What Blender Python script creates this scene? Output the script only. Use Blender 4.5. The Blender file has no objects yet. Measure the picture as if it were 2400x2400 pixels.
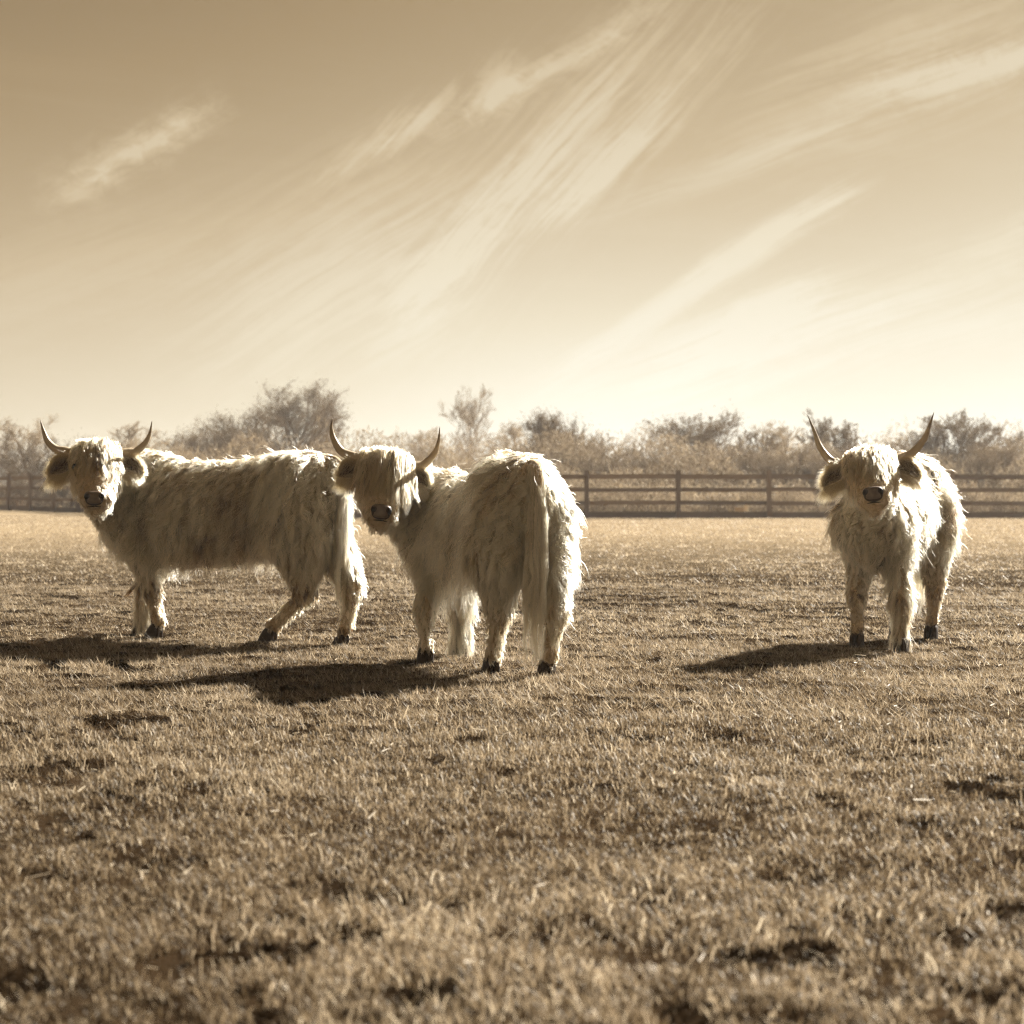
import bpy, math, random
import numpy as np
from mathutils import Vector, Matrix
from mathutils.bvhtree import BVHTree
from mathutils.kdtree import KDTree

R = math.radians
scn = bpy.context.scene
col = scn.collection
rng = np.random.default_rng(7)
random.seed(7)

# ------------------------------------------------------------------ camera
cam_d = bpy.data.cameras.new('camera')
cam = bpy.data.objects.new('camera', cam_d)
col.objects.link(cam)
cam.location = (0, 0, 1.0)
cam.rotation_euler = (R(90), 0, 0)
cam_d.sensor_width = 36
cam_d.lens = 75
cam_d.shift_y = -70 / 2400
cam_d.clip_start = 0.1
cam_d.clip_end = 3000
cam_d.dof.use_dof = True
cam_d.dof.focus_distance = 11.3
cam_d.dof.aperture_fstop = 4.2
scn.camera = cam

# ------------------------------------------------------------------ light
SUN_DIR = Vector((0.95, 1.28, 1.0)).normalized()       # towards the sun
SUN_EL = math.asin(SUN_DIR.z)
SUN_AZ = math.atan2(SUN_DIR.x, SUN_DIR.y)
sun_d = bpy.data.lights.new('sun', 'SUN')
sun_d.energy = 5.0
sun_d.angle = R(0.6)
sun_d.color = (1.0, 0.94, 0.83)
sun = bpy.data.objects.new('sun', sun_d)
col.objects.link(sun)
sun.rotation_euler = SUN_DIR.to_track_quat('Z', 'Y').to_euler()
sun.location = SUN_DIR * 40

scn.view_settings.view_transform = 'Standard'
scn.view_settings.look = 'None'
scn.view_settings.exposure = 1.85
scn.view_settings.gamma = 1.0
scn.view_settings.use_curve_mapping = False
scn.render.engine = 'CYCLES'
scn.cycles.use_denoising = True
scn.cycles.denoiser = 'OPENIMAGEDENOISE'
scn.cycles.denoising_prefilter = 'NONE'
scn.cycles.max_bounces = 14
scn.cycles.diffuse_bounces = 4
scn.cycles.glossy_bounces = 8
scn.cycles.transmission_bounces = 12
scn.cycles.transparent_max_bounces = 8
scn.cycles_curves.shape = 'THICK'
scn.cycles_curves.subdivisions = 2
scn.cycles.filter_width = 1.3


# ------------------------------------------------------------------ node helper
class NT:
    def __init__(self, tree):
        self.t = tree
        self.n = tree.nodes
        self.l = tree.links

    def node(self, kind, **kw):
        nd = self.n.new(kind)
        for k, v in kw.items():
            setattr(nd, k, v)
        return nd

    def put(self, sock, v):
        if isinstance(v, bpy.types.NodeSocket):
            self.l.new(v, sock)
        else:
            sock.default_value = v

    def m(self, op, a, b=None, c=None, clamp=False):
        nd = self.node('ShaderNodeMath', operation=op)
        nd.use_clamp = clamp
        self.put(nd.inputs[0], a)
        if b is not None:
            self.put(nd.inputs[1], b)
        if c is not None:
            self.put(nd.inputs[2], c)
        return nd.outputs[0]

    def smooth(self, x, a, b):
        nd = self.node('ShaderNodeMapRange', interpolation_type='SMOOTHSTEP')
        self.put(nd.inputs['Value'], x)
        nd.inputs['From Min'].default_value = a
        nd.inputs['From Max'].default_value = b
        return nd.outputs['Result']

    def noise(self, vec, scale=5, detail=3, rough=0.5, dist=0.0, lac=2.0):
        nd = self.node('ShaderNodeTexNoise')
        if vec is not None:
            self.l.new(vec, nd.inputs['Vector'])
        nd.inputs['Scale'].default_value = scale
        nd.inputs['Detail'].default_value = detail
        nd.inputs['Roughness'].default_value = rough
        nd.inputs['Lacunarity'].default_value = lac
        nd.inputs['Distortion'].default_value = dist
        return nd.outputs['Fac']

    def ramp(self, fac, stops, interp='LINEAR'):
        nd = self.node('ShaderNodeValToRGB')
        nd.color_ramp.interpolation = interp
        el = nd.color_ramp.elements
        while len(el) < len(stops):
            el.new(0.5)
        for e, (p, c) in zip(el, stops):
            e.position = p
            e.color = (*c, 1)
        self.put(nd.inputs['Fac'], fac)
        return nd.outputs['Color']

    def mix(self, fac, a, b, blend='MIX'):
        nd = self.node('ShaderNodeMix', data_type='RGBA', blend_type=blend)
        self.put(nd.inputs[0], fac)
        for s, v in ((nd.inputs[6], a), (nd.inputs[7], b)):
            if isinstance(v, bpy.types.NodeSocket):
                self.l.new(v, s)
            else:
                s.default_value = (*v, 1)
        return nd.outputs[2]

    def xyz(self, x, y, z):
        nd = self.node('ShaderNodeCombineXYZ')
        self.put(nd.inputs[0], x)
        self.put(nd.inputs[1], y)
        self.put(nd.inputs[2], z)
        return nd.outputs[0]


# ------------------------------------------------------------------ sky: Nishita, toned sepia, with cirrus
def build_world():
    w = bpy.data.worlds.new('World')
    scn.world = w
    w.use_nodes = True
    w.node_tree.nodes.clear()
    T = NT(w.node_tree)
    out = T.node('ShaderNodeOutputWorld')
    bg = T.node('ShaderNodeBackground')
    T.l.new(bg.outputs[0], out.inputs[0])
    sky = T.node('ShaderNodeTexSky', sky_type='NISHITA')
    sky.sun_disc = False
    sky.sun_elevation = SUN_EL
    sky.sun_rotation = SUN_AZ
    sky.altitude = 50
    sky.air_density = 1.0
    sky.dust_density = 1.6
    bw = T.node('ShaderNodeRGBToBW')
    T.l.new(sky.outputs[0], bw.inputs[0])
    lum = bw.outputs[0]
    tc = T.node('ShaderNodeTexCoord')
    sep = T.node('ShaderNodeSeparateXYZ')
    T.l.new(tc.outputs['Generated'], sep.inputs[0])
    x, y, z = sep.outputs
    yy = T.m('MAXIMUM', y, 0.08)
    u = T.m('DIVIDE', x, yy)            # tangent of bearing, 0 due north of the camera
    v = T.m('DIVIDE', z, yy)            # tangent of elevation
    front = T.smooth(y, 0.2, 0.6)
    uv = T.xyz(u, v, 0.0)
    # gentle warping shared by all streaks
    wn = T.node('ShaderNodeTexNoise')
    T.l.new(uv, wn.inputs['Vector'])
    wn.inputs['Scale'].default_value = 9
    wn.inputs['Detail'].default_value = 3
    ws = T.node('ShaderNodeSeparateColor')
    T.l.new(wn.outputs['Color'], ws.inputs[0])
    uw = T.m('ADD', u, T.m('MULTIPLY', T.m('SUBTRACT', ws.outputs[0], 0.5), 0.016))
    vw = T.m('ADD', v, T.m('MULTIPLY', T.m('SUBTRACT', ws.outputs[1], 0.5), 0.016))

    fib = []
    for k, (deg, f1, f2) in enumerate(((48, 17, 230), (31, 15, 230), (19, 12, 200))):
        c, sn = math.cos(R(deg)), math.sin(R(deg))
        al = T.m('ADD', T.m('MULTIPLY', uw, c), T.m('MULTIPLY', vw, sn))
        ac = T.m('ADD', T.m('MULTIPLY', uw, -sn), T.m('MULTIPLY', vw, c))
        fib.append((deg, T.noise(T.xyz(T.m('MULTIPLY', al, f1), T.m('MULTIPLY', ac, f2), 3.7 * k), 1.0, 7, 0.62, 0.3)))
    puff = T.noise(T.xyz(T.m('MULTIPLY', uw, 75), T.m('MULTIPLY', vw, 105), 1.3), 1.0, 6, 0.68, 0.8)

    def streak(p0, p1, width, amp, thr=0.36, soft=0.32, bend=0.0, puffy=0.2):
        """a wisp from p0 to p1 (bearing, elevation tangents), its fibres along its own length"""
        (a0, b0), (a1, b1) = p0, p1
        L = math.hypot(a1 - a0, b1 - b0)
        c, s = (a1 - a0) / L, (b1 - b0) / L
        du = T.m('SUBTRACT', uw, (a0 + a1) / 2)
        dv = T.m('SUBTRACT', vw, (b0 + b1) / 2)
        along = T.m('ADD', T.m('MULTIPLY', du, c), T.m('MULTIPLY', dv, s))
        across = T.m('ADD', T.m('MULTIPLY', du, -s), T.m('MULTIPLY', dv, c))
        t = T.m('DIVIDE', along, L / 2)
        tt = T.m('MULTIPLY', t, t)
        if bend:
            across = T.m('ADD', across, T.m('MULTIPLY', tt, bend))
        g1 = T.m('MAXIMUM', T.m('SUBTRACT', 1.0, tt), 0.0)
        q = T.m('DIVIDE', across, width)
        g2 = T.m('EXPONENT', T.m('MULTIPLY', T.m('MULTIPLY', q, q), -1.0))
        deg = math.degrees(math.atan2(s, c))
        n = min(fib, key=lambda z_: abs(z_[0] - deg))[1]
        n = T.m('ADD', T.m('MULTIPLY', n, 1 - puffy), T.m('MULTIPLY', puff, puffy))
        # the edge of the wisp frays: noise threshold rises away from its axis
        g = T.m('MULTIPLY', g1, g2)
        nn = T.smooth(T.m('ADD', n, T.m('MULTIPLY', g, 0.22)), thr + 0.10, thr + 0.10 + soft)
        return T.m('MULTIPLY', T.m('POWER', g, 0.8), T.m('MULTIPLY', nn, amp))

    def P(px, py):
        return ((px - 1200) / 5000, (1130 - py) / 5000)
    S = [
        (P(70, 480), P(570, 225), 0.012, 1.0, 0.34, 0.5, 0.0, 0.6),
        (P(200, 420), P(540, 240), 0.0065, .7, 0.34, 0.45, 0.0, 0.7),
        (P(60, 490), P(330, 380), 0.009, .5, 0.36, 0.45, 0.0, 0.7),
        # central plume
        (P(820, 920), P(1780, -160), 0.032, .5, 0.34, 0.40),
        (P(960, 760), P(1580, -20), 0.010, .6, 0.36, 0.32, 0.004),
        (P(1120, 660), P(1860, -60), 0.010, .6, 0.36, 0.32, -0.004),
        (P(880, 780), P(1330, 280), 0.011, .6, 0.36, 0.3),
        (P(960, 360), P(1640, -50), 0.0065, .8, 0.36, 0.28, -0.003, .45),
        (P(860, 390), P(1110, 170), 0.006, .8, 0.35, 0.28, 0.0, .4),
        (P(700, 480), P(1020, 210), 0.008, .6, 0.38, 0.3),
        (P(1080, 280), P(1240, 130), 0.009, .75, 0.36, 0.25, 0, .6),
        (P(1180, 620), P(1600, 250), 0.006, .75, 0.36, 0.28, 0.003),
        (P(460, 900), P(1200, 480), 0.030, .5, 0.34, 0.34),
        (P(300, 860), P(1150, 330), 0.035, .4, 0.36, 0.34),
        (P(820, 860), P(1120, 640), 0.012, .5, 0.36, 0.3),
        # right-hand fan
        (P(1180, 950), P(2080, 400), 0.0075, 1.0, 0.34, 0.28, 0.002),
        (P(1560, 700), P(2020, 430), 0.005, .9, 0.34, 0.28),
        (P(1150, 1010), P(2250, 620), 0.020, .7, 0.34, 0.34),
        (P(1450, 900), P(2000, 690), 0.012, .8, 0.34, 0.3),
        (P(1600, 820), P(1960, 650), 0.010, .6, 0.36, 0.3, 0, .5),
        (P(1500, 960), P(2700, 640), 0.014, .6, 0.34, 0.34),
        (P(1800, 820), P(2700, 480), 0.010, .5, 0.36, 0.32),
        (P(1250, 560), P(2050, 260), 0.007, .5, 0.36, 0.3),
        (P(1600, 400), P(2700, 0), 0.024, .55, 0.36, 0.34),
        (P(1900, 250), P(2800, 20), 0.012, .8, 0.36, 0.3, 0, .4),
        (P(1700, 220), P(2500, -80), 0.012, .45, 0.36, 0.34),
        (P(2100, 640), P(2600, 470), 0.009, .5, 0.36, 0.32),
        (P(-300, 760), P(700, 500), 0.025, .3, 0.36, 0.34),
    ]
    tot = None
    for a in S:
        k = streak(*a)
        tot = k if tot is None else T.m('ADD', tot, k)
    # the same thin cirrus everywhere else: stretched noise on the cloud plane
    zz = T.m('MAXIMUM', z, 0.04)
    cx = T.m('DIVIDE', x, zz)
    cy = T.m('DIVIDE', y, zz)
    c_, s_ = math.cos(R(35)), math.sin(R(35))
    ca = T.m('ADD', T.m('MULTIPLY', cx, c_), T.m('MULTIPLY', cy, s_))
    cb = T.m('ADD', T.m('MULTIPLY', cx, -s_), T.m('MULTIPLY', cy, c_))
    gen = T.noise(T.xyz(T.m('MULTIPLY', ca, 0.35), T.m('MULTIPLY', cb, 1.6), 3.0), 1.0, 6, 0.6, 0.5)
    genm = T.m('MULTIPLY', T.smooth(gen, 0.48, 0.8), T.m('SUBTRACT', 1.0, T.m('MULTIPLY', front, 0.8)))
    cloud = T.m('ADD', T.m('MULTIPLY', tot, front), T.m('MULTIPLY', genm, 0.45))
    cloud = T.m('MINIMUM', cloud, 1.0)
    # tone: brightness of the clear sky, contrast as the print shows it
    hz = T.m('MAXIMUM', z, 0.0)
    hazy = T.m('EXPONENT', T.m('MULTIPLY', T.m('POWER', T.m('DIVIDE', hz, 0.115), 1.25), -1.0))
    side = T.m('ADD', T.m('ADD', 0.86, T.m('MULTIPLY', T.smooth(x, -0.25, 0.08), 0.07)), T.m('MULTIPLY', T.m('EXPONENT', T.m('MULTIPLY', T.m('POWER', T.m('DIVIDE', T.m('SUBTRACT', x, 0.01), 0.11), 2.0), -1.0)), 0.24))      # brighter towards the sun's side
    WL = T.m('ADD', T.m('MULTIPLY', lum, SKY_GAIN), T.m('MULTIPLY', T.m('MULTIPLY', hazy, side), SKY_HAZE))
    glare = T.m('MINIMUM', T.m('MAXIMUM', WL, 1.0), 5.0)      # the sky round the sun outshines the print's white
    WL = T.m('MINIMUM', WL, 1.0)
    WL = T.m('ADD', WL, T.m('MULTIPLY', cloud, T.m('MULTIPLY', T.m('SUBTRACT', 1.02, WL), 0.31)))
    tone = T.ramp(WL, [(0.0, (0.03, 0.016, 0.006)), (0.12, (0.155, 0.10, 0.047)), (0.3, (0.38, 0.272, 0.148)),
                       (0.5, (0.60, 0.475, 0.30)), (0.72, (0.80, 0.71, 0.53)), (0.9, (0.95, 0.905, 0.765)),
                       (1.0, (1.0, 0.985, 0.92))])
    T.put(bg.inputs[0], tone)
    T.put(bg.inputs[1], T.m('MULTIPLY', glare, SKY_STRENGTH))


SKY_GAIN = 0.0395
SKY_HAZE = 0.575
SKY_STRENGTH = 1.0 / 2 ** 1.85
build_world()


# ------------------------------------------------------------------ object helpers
def link(name, data, parent=None, loc=None):
    o = bpy.data.objects.new(name, data)
    col.objects.link(o)
    if parent is not None:
        o.parent = parent
    if loc is not None:
        o.location = loc
    return o


def tag(o, label=None, category=None, group=None, kind=None):
    for k, v in (('label', label), ('category', category), ('group', group), ('kind', kind)):
        if v:
            o[k] = v
    return o


def empty(name, loc, **kw):
    o = bpy.data.objects.new(name, None)
    o.empty_display_size = 0.2
    col.objects.link(o)
    o.location = loc
    return tag(o, **kw)


def np_mesh(name, V, F, mat=None, smooth=True, attrs=None):
    """V (n,3); F a (m,k) array of equal polygons or a list of such arrays"""
    me = bpy.data.meshes.new(name)
    Fs = F if isinstance(F, list) else [F]
    Fs = [np.asarray(f, dtype=np.int32) for f in Fs if len(f)]
    V = np.asarray(V, dtype=np.float32)
    me.vertices.add(len(V))
    me.vertices.foreach_set('co', V.ravel())
    nl = sum(f.size for f in Fs)
    me.loops.add(nl)
    me.loops.foreach_set('vertex_index', np.concatenate([f.ravel() for f in Fs]))
    npoly = sum(len(f) for f in Fs)
    me.polygons.add(npoly)
    tot = np.concatenate([np.full(len(f), f.shape[1], dtype=np.int32) for f in Fs])
    st = np.concatenate([[0], np.cumsum(tot)[:-1]]).astype(np.int32)
    me.polygons.foreach_set('loop_start', st)
    me.polygons.foreach_set('loop_total', tot)
    me.polygons.foreach_set('use_smooth', np.full(npoly, smooth))
    if attrs:
        for k, a in attrs.items():
            at = me.attributes.new(k, 'FLOAT', 'POINT')
            at.data.foreach_set('value', np.asarray(a, dtype=np.float32))
    me.update(calc_edges=True)
    me.validate()
    if mat:
        me.materials.append(mat)
    return me


def curves_data(name, pts, rad, mat, tone=None):
    """pts (n,k,3), rad (n,k) -> hair curves"""
    n, k, _ = pts.shape
    hc = bpy.data.hair_curves.new(name)
    hc.add_curves([k] * n)
    hc.points.foreach_set('position', pts.astype(np.float32).ravel())
    hc.points.foreach_set('radius', rad.astype(np.float32).ravel())
    if tone is not None:
        at = hc.attributes.new('tone', 'FLOAT', 'CURVE')
        at.data.foreach_set('value', tone.astype(np.float32))
    hc.materials.append(mat)
    return hc


def tube(path, radii, sides=8, flat=1.0, cap=True, up=None):
    """tapered tube along path; returns V,F(quads)+tri caps as degenerate-free list"""
    path = np.asarray(path, float)
    n = len(path)
    T_ = np.gradient(path, axis=0)
    T_ /= np.linalg.norm(T_, axis=1)[:, None] + 1e-9
    ref = np.array(up if up is not None else (0.13, 0.31, 0.94), float)
    V = []
    a = np.linspace(0, 2 * math.pi, sides, endpoint=False)
    for i in range(n):
        s = np.cross(T_[i], ref)
        if np.linalg.norm(s) < 1e-3:
            s = np.cross(T_[i], (1, 0, 0))
        s /= np.linalg.norm(s)
        b = np.cross(T_[i], s)
        V.append(path[i] + radii[i] * (np.outer(np.cos(a), s) + np.outer(np.sin(a) * flat, b)))
    V = np.concatenate(V)
    F = []
    for i in range(n - 1):
        for j in range(sides):
            k = (j + 1) % sides
            F.append((i * sides + j, i * sides + k, (i + 1) * sides + k, (i + 1) * sides + j))
    V = np.vstack([V, path[0], path[-1]])
    Tr = []
    if cap:
        for j in range(sides):
            k = (j + 1) % sides
            Tr.append((n * sides, k, j))
            Tr.append((n * sides + 1, (n - 1) * sides + j, (n - 1) * sides + k))
    return V, np.array(F), np.array(Tr).reshape(-1, 3)


def join(parts):
    """parts: (V,Fquads,Tris) -> one"""
    Vs, Q, T3, o = [], [], [], 0
    for V, F, t in parts:
        Vs.append(V)
        if len(F):
            Q.append(np.asarray(F) + o)
        if len(t):
            T3.append(np.asarray(t) + o)
        o += len(V)
    Fs = []
    if Q:
        Fs.append(np.concatenate(Q))
    if T3:
        Fs.append(np.concatenate(T3))
    return np.concatenate(Vs), Fs


# ------------------------------------------------------------------ value noise
def _hash(i, j, s):
    h = (i.astype(np.int64) * 374761393 + j.astype(np.int64) * 668265263 + s * 1442695041) & 0xFFFFFFFF
    h = ((h ^ (h >> 13)) * 1274126177) & 0xFFFFFFFF
    return ((h ^ (h >> 16)) & 0xFFFF) / 65535.0


def vnoise(x, y, s=0):
    i, j = np.floor(x), np.floor(y)
    fx, fy = x - i, y - j
    fx = fx * fx * fx * (fx * (fx * 6 - 15) + 10)
    fy = fy * fy * fy * (fy * (fy * 6 - 15) + 10)
    a, b = _hash(i, j, s), _hash(i + 1, j, s)
    c, d = _hash(i, j + 1, s), _hash(i + 1, j + 1, s)
    return (a + (b - a) * fx) + ((c + (d - c) * fx) - (a + (b - a) * fx)) * fy


def fbm(x, y, s=0, o=3):
    t, a, n = 0, 0.5, 0
    for k in range(o):
        t = t + a * vnoise(x * 2 ** k + 17.3 * k, y * 2 ** k - 9.1 * k, s + k)
        n += a
        a *= 0.5
    return t / n


FEET = np.array([(-2.22, 13.2), (-2.353, 13.48), (-1.44, 12.82), (-1.0, 12.72), (-0.4545, 11.36), (-0.287, 11.96), (-0.097, 10.75), (0.18, 10.57),
                 (2.25, 12.31), (2.06, 12.72), (2.63, 13.37), (2.40, 13.32)])       # where hooves have trodden the grass down


def hollow(x, y):
    """0..1: pits and gaps in the sward; also masks painted shade"""
    p = fbm(x * 6.3 + 3, y * 5.8, 23, 4)
    q = fbm(x * 0.55, y * 0.55, 31, 2)
    k = np.clip((p - (0.625 - 0.26 * (q - 0.5))) / 0.07, 0, 1)
    return k * k * (3 - 2 * k)


def ground_h(x, y):
    x, y = np.asarray(x, float), np.asarray(y, float)
    fade = np.clip((60 - y) / 30, 0.0, 1)
    h = 0.10 * (fbm(x * 0.12, y * 0.12, 1, 2) - 0.5)
    h += fade * 0.035 * (fbm(x * 1.1, y * 1.1, 5, 2) - 0.5)
    h += fade * 0.030 * (fbm(x * 5.0, y * 5.0, 11, 2) - 0.5)
    h -= fade * 0.036 * hollow(x, y)
    h += 0.022
    return h


# ------------------------------------------------------------------ materials
def new_mat(name):
    m = bpy.data.materials.new(name)
    m.use_nodes = True
    m.node_tree.nodes.clear()
    T = NT(m.node_tree)
    out = T.node('ShaderNodeOutputMaterial')
    return m, T, out


def principled(name, color=(0.5, 0.5, 0.5), rough=0.6, spec=0.4, build=None):
    m, T, out = new_mat(name)
    p = T.node('ShaderNodeBsdfPrincipled')
    p.inputs['Roughness'].default_value = rough
    p.inputs['Specular IOR Level'].default_value = spec
    p.inputs['Base Color'].default_value = (*color, 1)
    T.l.new(p.outputs[0], out.inputs[0])
    if build:
        build(T, p, out)
    return m


def hair_mat(name, c_dark, c_light, trans=0.4, gloss=0.06, rough=0.35):
    m, T, out = new_mat(name)
    at = T.node('ShaderNodeAttribute', attribute_name='tone')
    hi = T.node('ShaderNodeHairInfo')
    f = T.m('ADD', at.outputs['Fac'], T.m('MULTIPLY', T.m('SUBTRACT', hi.outputs['Random'], 0.5), 0.22), clamp=True)
    c = T.mix(f, c_dark, c_light)
    d = T.node('ShaderNodeBsdfDiffuse')
    t = T.node('ShaderNodeBsdfTranslucent')
    g = T.node('ShaderNodeBsdfGlossy')
    g.inputs['Roughness'].default_value = rough
    g.inputs['Color'].default_value = (1, 0.93, 0.8, 1)
    T.put(d.inputs['Color'], c)
    T.put(t.inputs['Color'], c)
    m1 = T.node('ShaderNodeMixShader')
    m1.inputs[0].default_value = trans
    T.l.new(d.outputs[0], m1.inputs[1])
    T.l.new(t.outputs[0], m1.inputs[2])
    m2 = T.node('ShaderNodeMixShader')
    m2.inputs[0].default_value = gloss
    T.l.new(m1.outputs[0], m2.inputs[1])
    T.l.new(g.outputs[0], m2.inputs[2])
    T.l.new(m2.outputs[0], out.inputs[0])
    return m


def fur_mat(name, c_dark, c_light, rough=0.38):
    m, T, out = new_mat(name)
    at = T.node('ShaderNodeAttribute', attribute_name='tone')
    hi = T.node('ShaderNodeHairInfo')
    f = T.m('ADD', at.outputs['Fac'], T.m('MULTIPLY', T.m('SUBTRACT', hi.outputs['Random'], 0.5), 0.22), clamp=True)
    h = T.node('ShaderNodeBsdfHairPrincipled')
    h.parametrization = 'COLOR'
    T.put(h.inputs['Color'], T.mix(f, c_dark, c_light))
    h.inputs['Roughness'].default_value = rough
    h.inputs['Radial Roughness'].default_value = 0.55
    h.inputs['Coat'].default_value = 0.0
    h.inputs['IOR'].default_value = 1.45
    T.l.new(h.outputs[0], out.inputs[0])
    return m


M = {}
M['fur'] = fur_mat('pale_fur', (0.055, 0.028, 0.011), (0.77, 0.595, 0.375))
M['forelock'] = fur_mat('forelock_hair', (0.055, 0.028, 0.011), (0.70, 0.515, 0.30))
M['ear_hair'] = fur_mat('ear_hair', (0.12, 0.07, 0.03), (0.68, 0.50, 0.29))


def _skin(T, p, out):
    g = T.node('ShaderNodeNewGeometry')
    n = T.noise(g.outputs['Position'], 30, 4)
    T.put(p.inputs['Base Color'], T.ramp(n, [(0.3, (0.36, 0.26, 0.15)), (0.7, (0.58, 0.45, 0.29))]))


M['hide'] = principled('undercoat_hide', rough=0.9, spec=0.1, build=_skin)


def _horn(T, p, out):
    tc = T.node('ShaderNodeTexCoord')
    at = T.node('ShaderNodeAttribute', attribute_name='along')
    n = T.noise(tc.outputs['Object'], 26, 4, 0.6)
    n2 = T.noise(tc.outputs['Object'], 220, 2, 0.6)
    f = T.m('ADD', T.m('MULTIPLY', T.m('SUBTRACT', n, 0.5), 0.6), at.outputs['Fac'])
    c = T.ramp(f, [(0.0, (0.36, 0.27, 0.17)), (0.25, (0.52, 0.42, 0.285)), (0.75, (0.50, 0.405, 0.28)), (1.0, (0.20, 0.14, 0.085))])
    T.put(p.inputs['Base Color'], c)
    b = T.node('ShaderNodeBump')
    b.inputs['Strength'].default_value = 0.35
    b.inputs['Distance'].default_value = 0.002
    T.l.new(T.m('ADD', n2, T.m('MULTIPLY', T.m('SINE', T.m('MULTIPLY', at.outputs['Fac'], 95)), 0.25)), b.inputs['Height'])
    T.l.new(b.outputs[0], p.inputs['Normal'])


M['horn'] = principled('horn_keratin', rough=0.42, spec=0.45, build=_horn)


def _nose(T, p, out):
    tc = T.node('ShaderNodeTexCoord')
    v = T.node('ShaderNodeTexVoronoi')
    v.inputs['Scale'].default_value = 260
    T.l.new(tc.outputs['Object'], v.inputs['Vector'])
    n = T.noise(tc.outputs['Object'], 30, 3)
    T.put(p.inputs['Base Color'], T.ramp(n, [(0.3, (0.10, 0.066, 0.04)), (0.7, (0.19, 0.13, 0.08))]))
    b = T.node('ShaderNodeBump')
    b.inputs['Strength'].default_value = 0.4
    b.inputs['Distance'].default_value = 0.001
    T.l.new(v.outputs['Distance'], b.inputs['Height'])
    T.l.new(b.outputs[0], p.inputs['Normal'])


M['nose'] = principled('nose_leather', rough=0.38, spec=0.5, build=_nose)
M['dark'] = principled('dark_skin', (0.016, 0.009, 0.005), 0.6, 0.3)
M['lip'] = principled('lip_skin', (0.05, 0.03, 0.018), 0.5, 0.3)
M['eye'] = principled('eye_wet', (0.01, 0.006, 0.004), 0.08, 0.8)


def _hoof(T, p, out):
    tc = T.node('ShaderNodeTexCoord')
    n = T.noise(tc.outputs['Object'], 60, 4, 0.7)
    T.put(p.inputs['Base Color'], T.ramp(n, [(0.35, (0.018, 0.010, 0.005)), (0.7, (0.07, 0.042, 0.022))]))


M['hoof'] = principled('muddy_hoof', rough=0.75, spec=0.2, build=_hoof)


def _ear(T, p, out):
    tc = T.node('ShaderNodeTexCoord')
    n = T.noise(tc.outputs['Object'], 40, 3)
    T.put(p.inputs['Base Color'], T.ramp(n, [(0.3, (0.05, 0.026, 0.014)), (0.7, (0.14, 0.08, 0.045))]))


M['ear_inside'] = principled('ear_inside_skin', rough=0.8, spec=0.2, build=_ear)


def _soil(T, p, out):
    g = T.node('ShaderNodeNewGeometry')
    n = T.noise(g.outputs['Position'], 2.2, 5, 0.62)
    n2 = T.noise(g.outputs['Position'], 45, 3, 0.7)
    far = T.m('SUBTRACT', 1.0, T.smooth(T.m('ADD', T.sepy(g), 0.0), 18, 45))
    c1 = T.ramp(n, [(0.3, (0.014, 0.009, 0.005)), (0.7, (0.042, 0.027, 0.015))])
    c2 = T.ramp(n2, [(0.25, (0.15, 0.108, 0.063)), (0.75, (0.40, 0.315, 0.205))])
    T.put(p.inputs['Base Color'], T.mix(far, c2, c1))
    b = T.node('ShaderNodeBump')
    b.inputs['Strength'].default_value = 0.8
    b.inputs['Distance'].default_value = 0.012
    T.l.new(n2, b.inputs['Height'])
    T.l.new(b.outputs[0], p.inputs['Normal'])


def _sepy(self, g):
    s = self.node('ShaderNodeSeparateXYZ')
    self.l.new(g.outputs['Position'], s.inputs[0])
    return s.outputs[1]


NT.sepy = _sepy
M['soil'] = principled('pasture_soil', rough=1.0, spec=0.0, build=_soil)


def grass_mat():
    m, T, out = new_mat('pasture_grass')
    at = T.node('ShaderNodeAttribute', attribute_name='tone')
    c = T.ramp(at.outputs['Fac'], [(0.0, (0.05, 0.031, 0.016)), (0.35, (0.17, 0.122, 0.070)), (0.7, (0.42, 0.332, 0.225)),
                                   (1.0, (0.72, 0.61, 0.45))])
    d = T.node('ShaderNodeBsdfPrincipled')
    d.inputs['Roughness'].default_value = 0.5
    d.inputs['Specular IOR Level'].default_value = 0.22
    d.inputs['Specular Tint'].default_value = (1.0, 0.85, 0.62, 1)
    T.put(d.inputs['Base Color'], c)
    t = T.node('ShaderNodeBsdfTranslucent')
    T.put(t.inputs['Color'], c)
    mx = T.node('ShaderNodeMixShader')
    mx.inputs[0].default_value = 0.45
    T.l.new(d.outputs[0], mx.inputs[1])
    T.l.new(t.outputs[0], mx.inputs[2])
    T.l.new(mx.outputs[0], out.inputs[0])
    return m


M['grass'] = grass_mat()


def _wood(T, p, out):
    tc = T.node('ShaderNodeTexCoord')
    oi = T.node('ShaderNodeObjectInfo')
    mp = T.node('ShaderNodeMapping')
    mp.inputs['Scale'].default_value = (1.2, 12, 12)
    T.l.new(tc.outputs['Object'], mp.inputs['Vector'])
    n = T.noise(mp.outputs[0], 3, 5, 0.6)
    f = T.m('ADD', T.m('MULTIPLY', n, 0.6), T.m('MULTIPLY', oi.outputs['Random'], 0.4))
    T.put(p.inputs['Base Color'], T.ramp(f, [(0.2, (0.10, 0.066, 0.040)), (0.8, (0.23, 0.162, 0.102))]))


M['wood'] = principled('weathered_timber', rough=0.85, spec=0.15, build=_wood)


def _bark(T, p, out):
    g = T.node('ShaderNodeNewGeometry')
    n = T.noise(g.outputs['Position'], 5, 4, 0.6)
    T.put(p.inputs['Base Color'], T.ramp(n, [(0.3, (0.11, 0.066, 0.033)), (0.7, (0.24, 0.155, 0.085))]))


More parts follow.
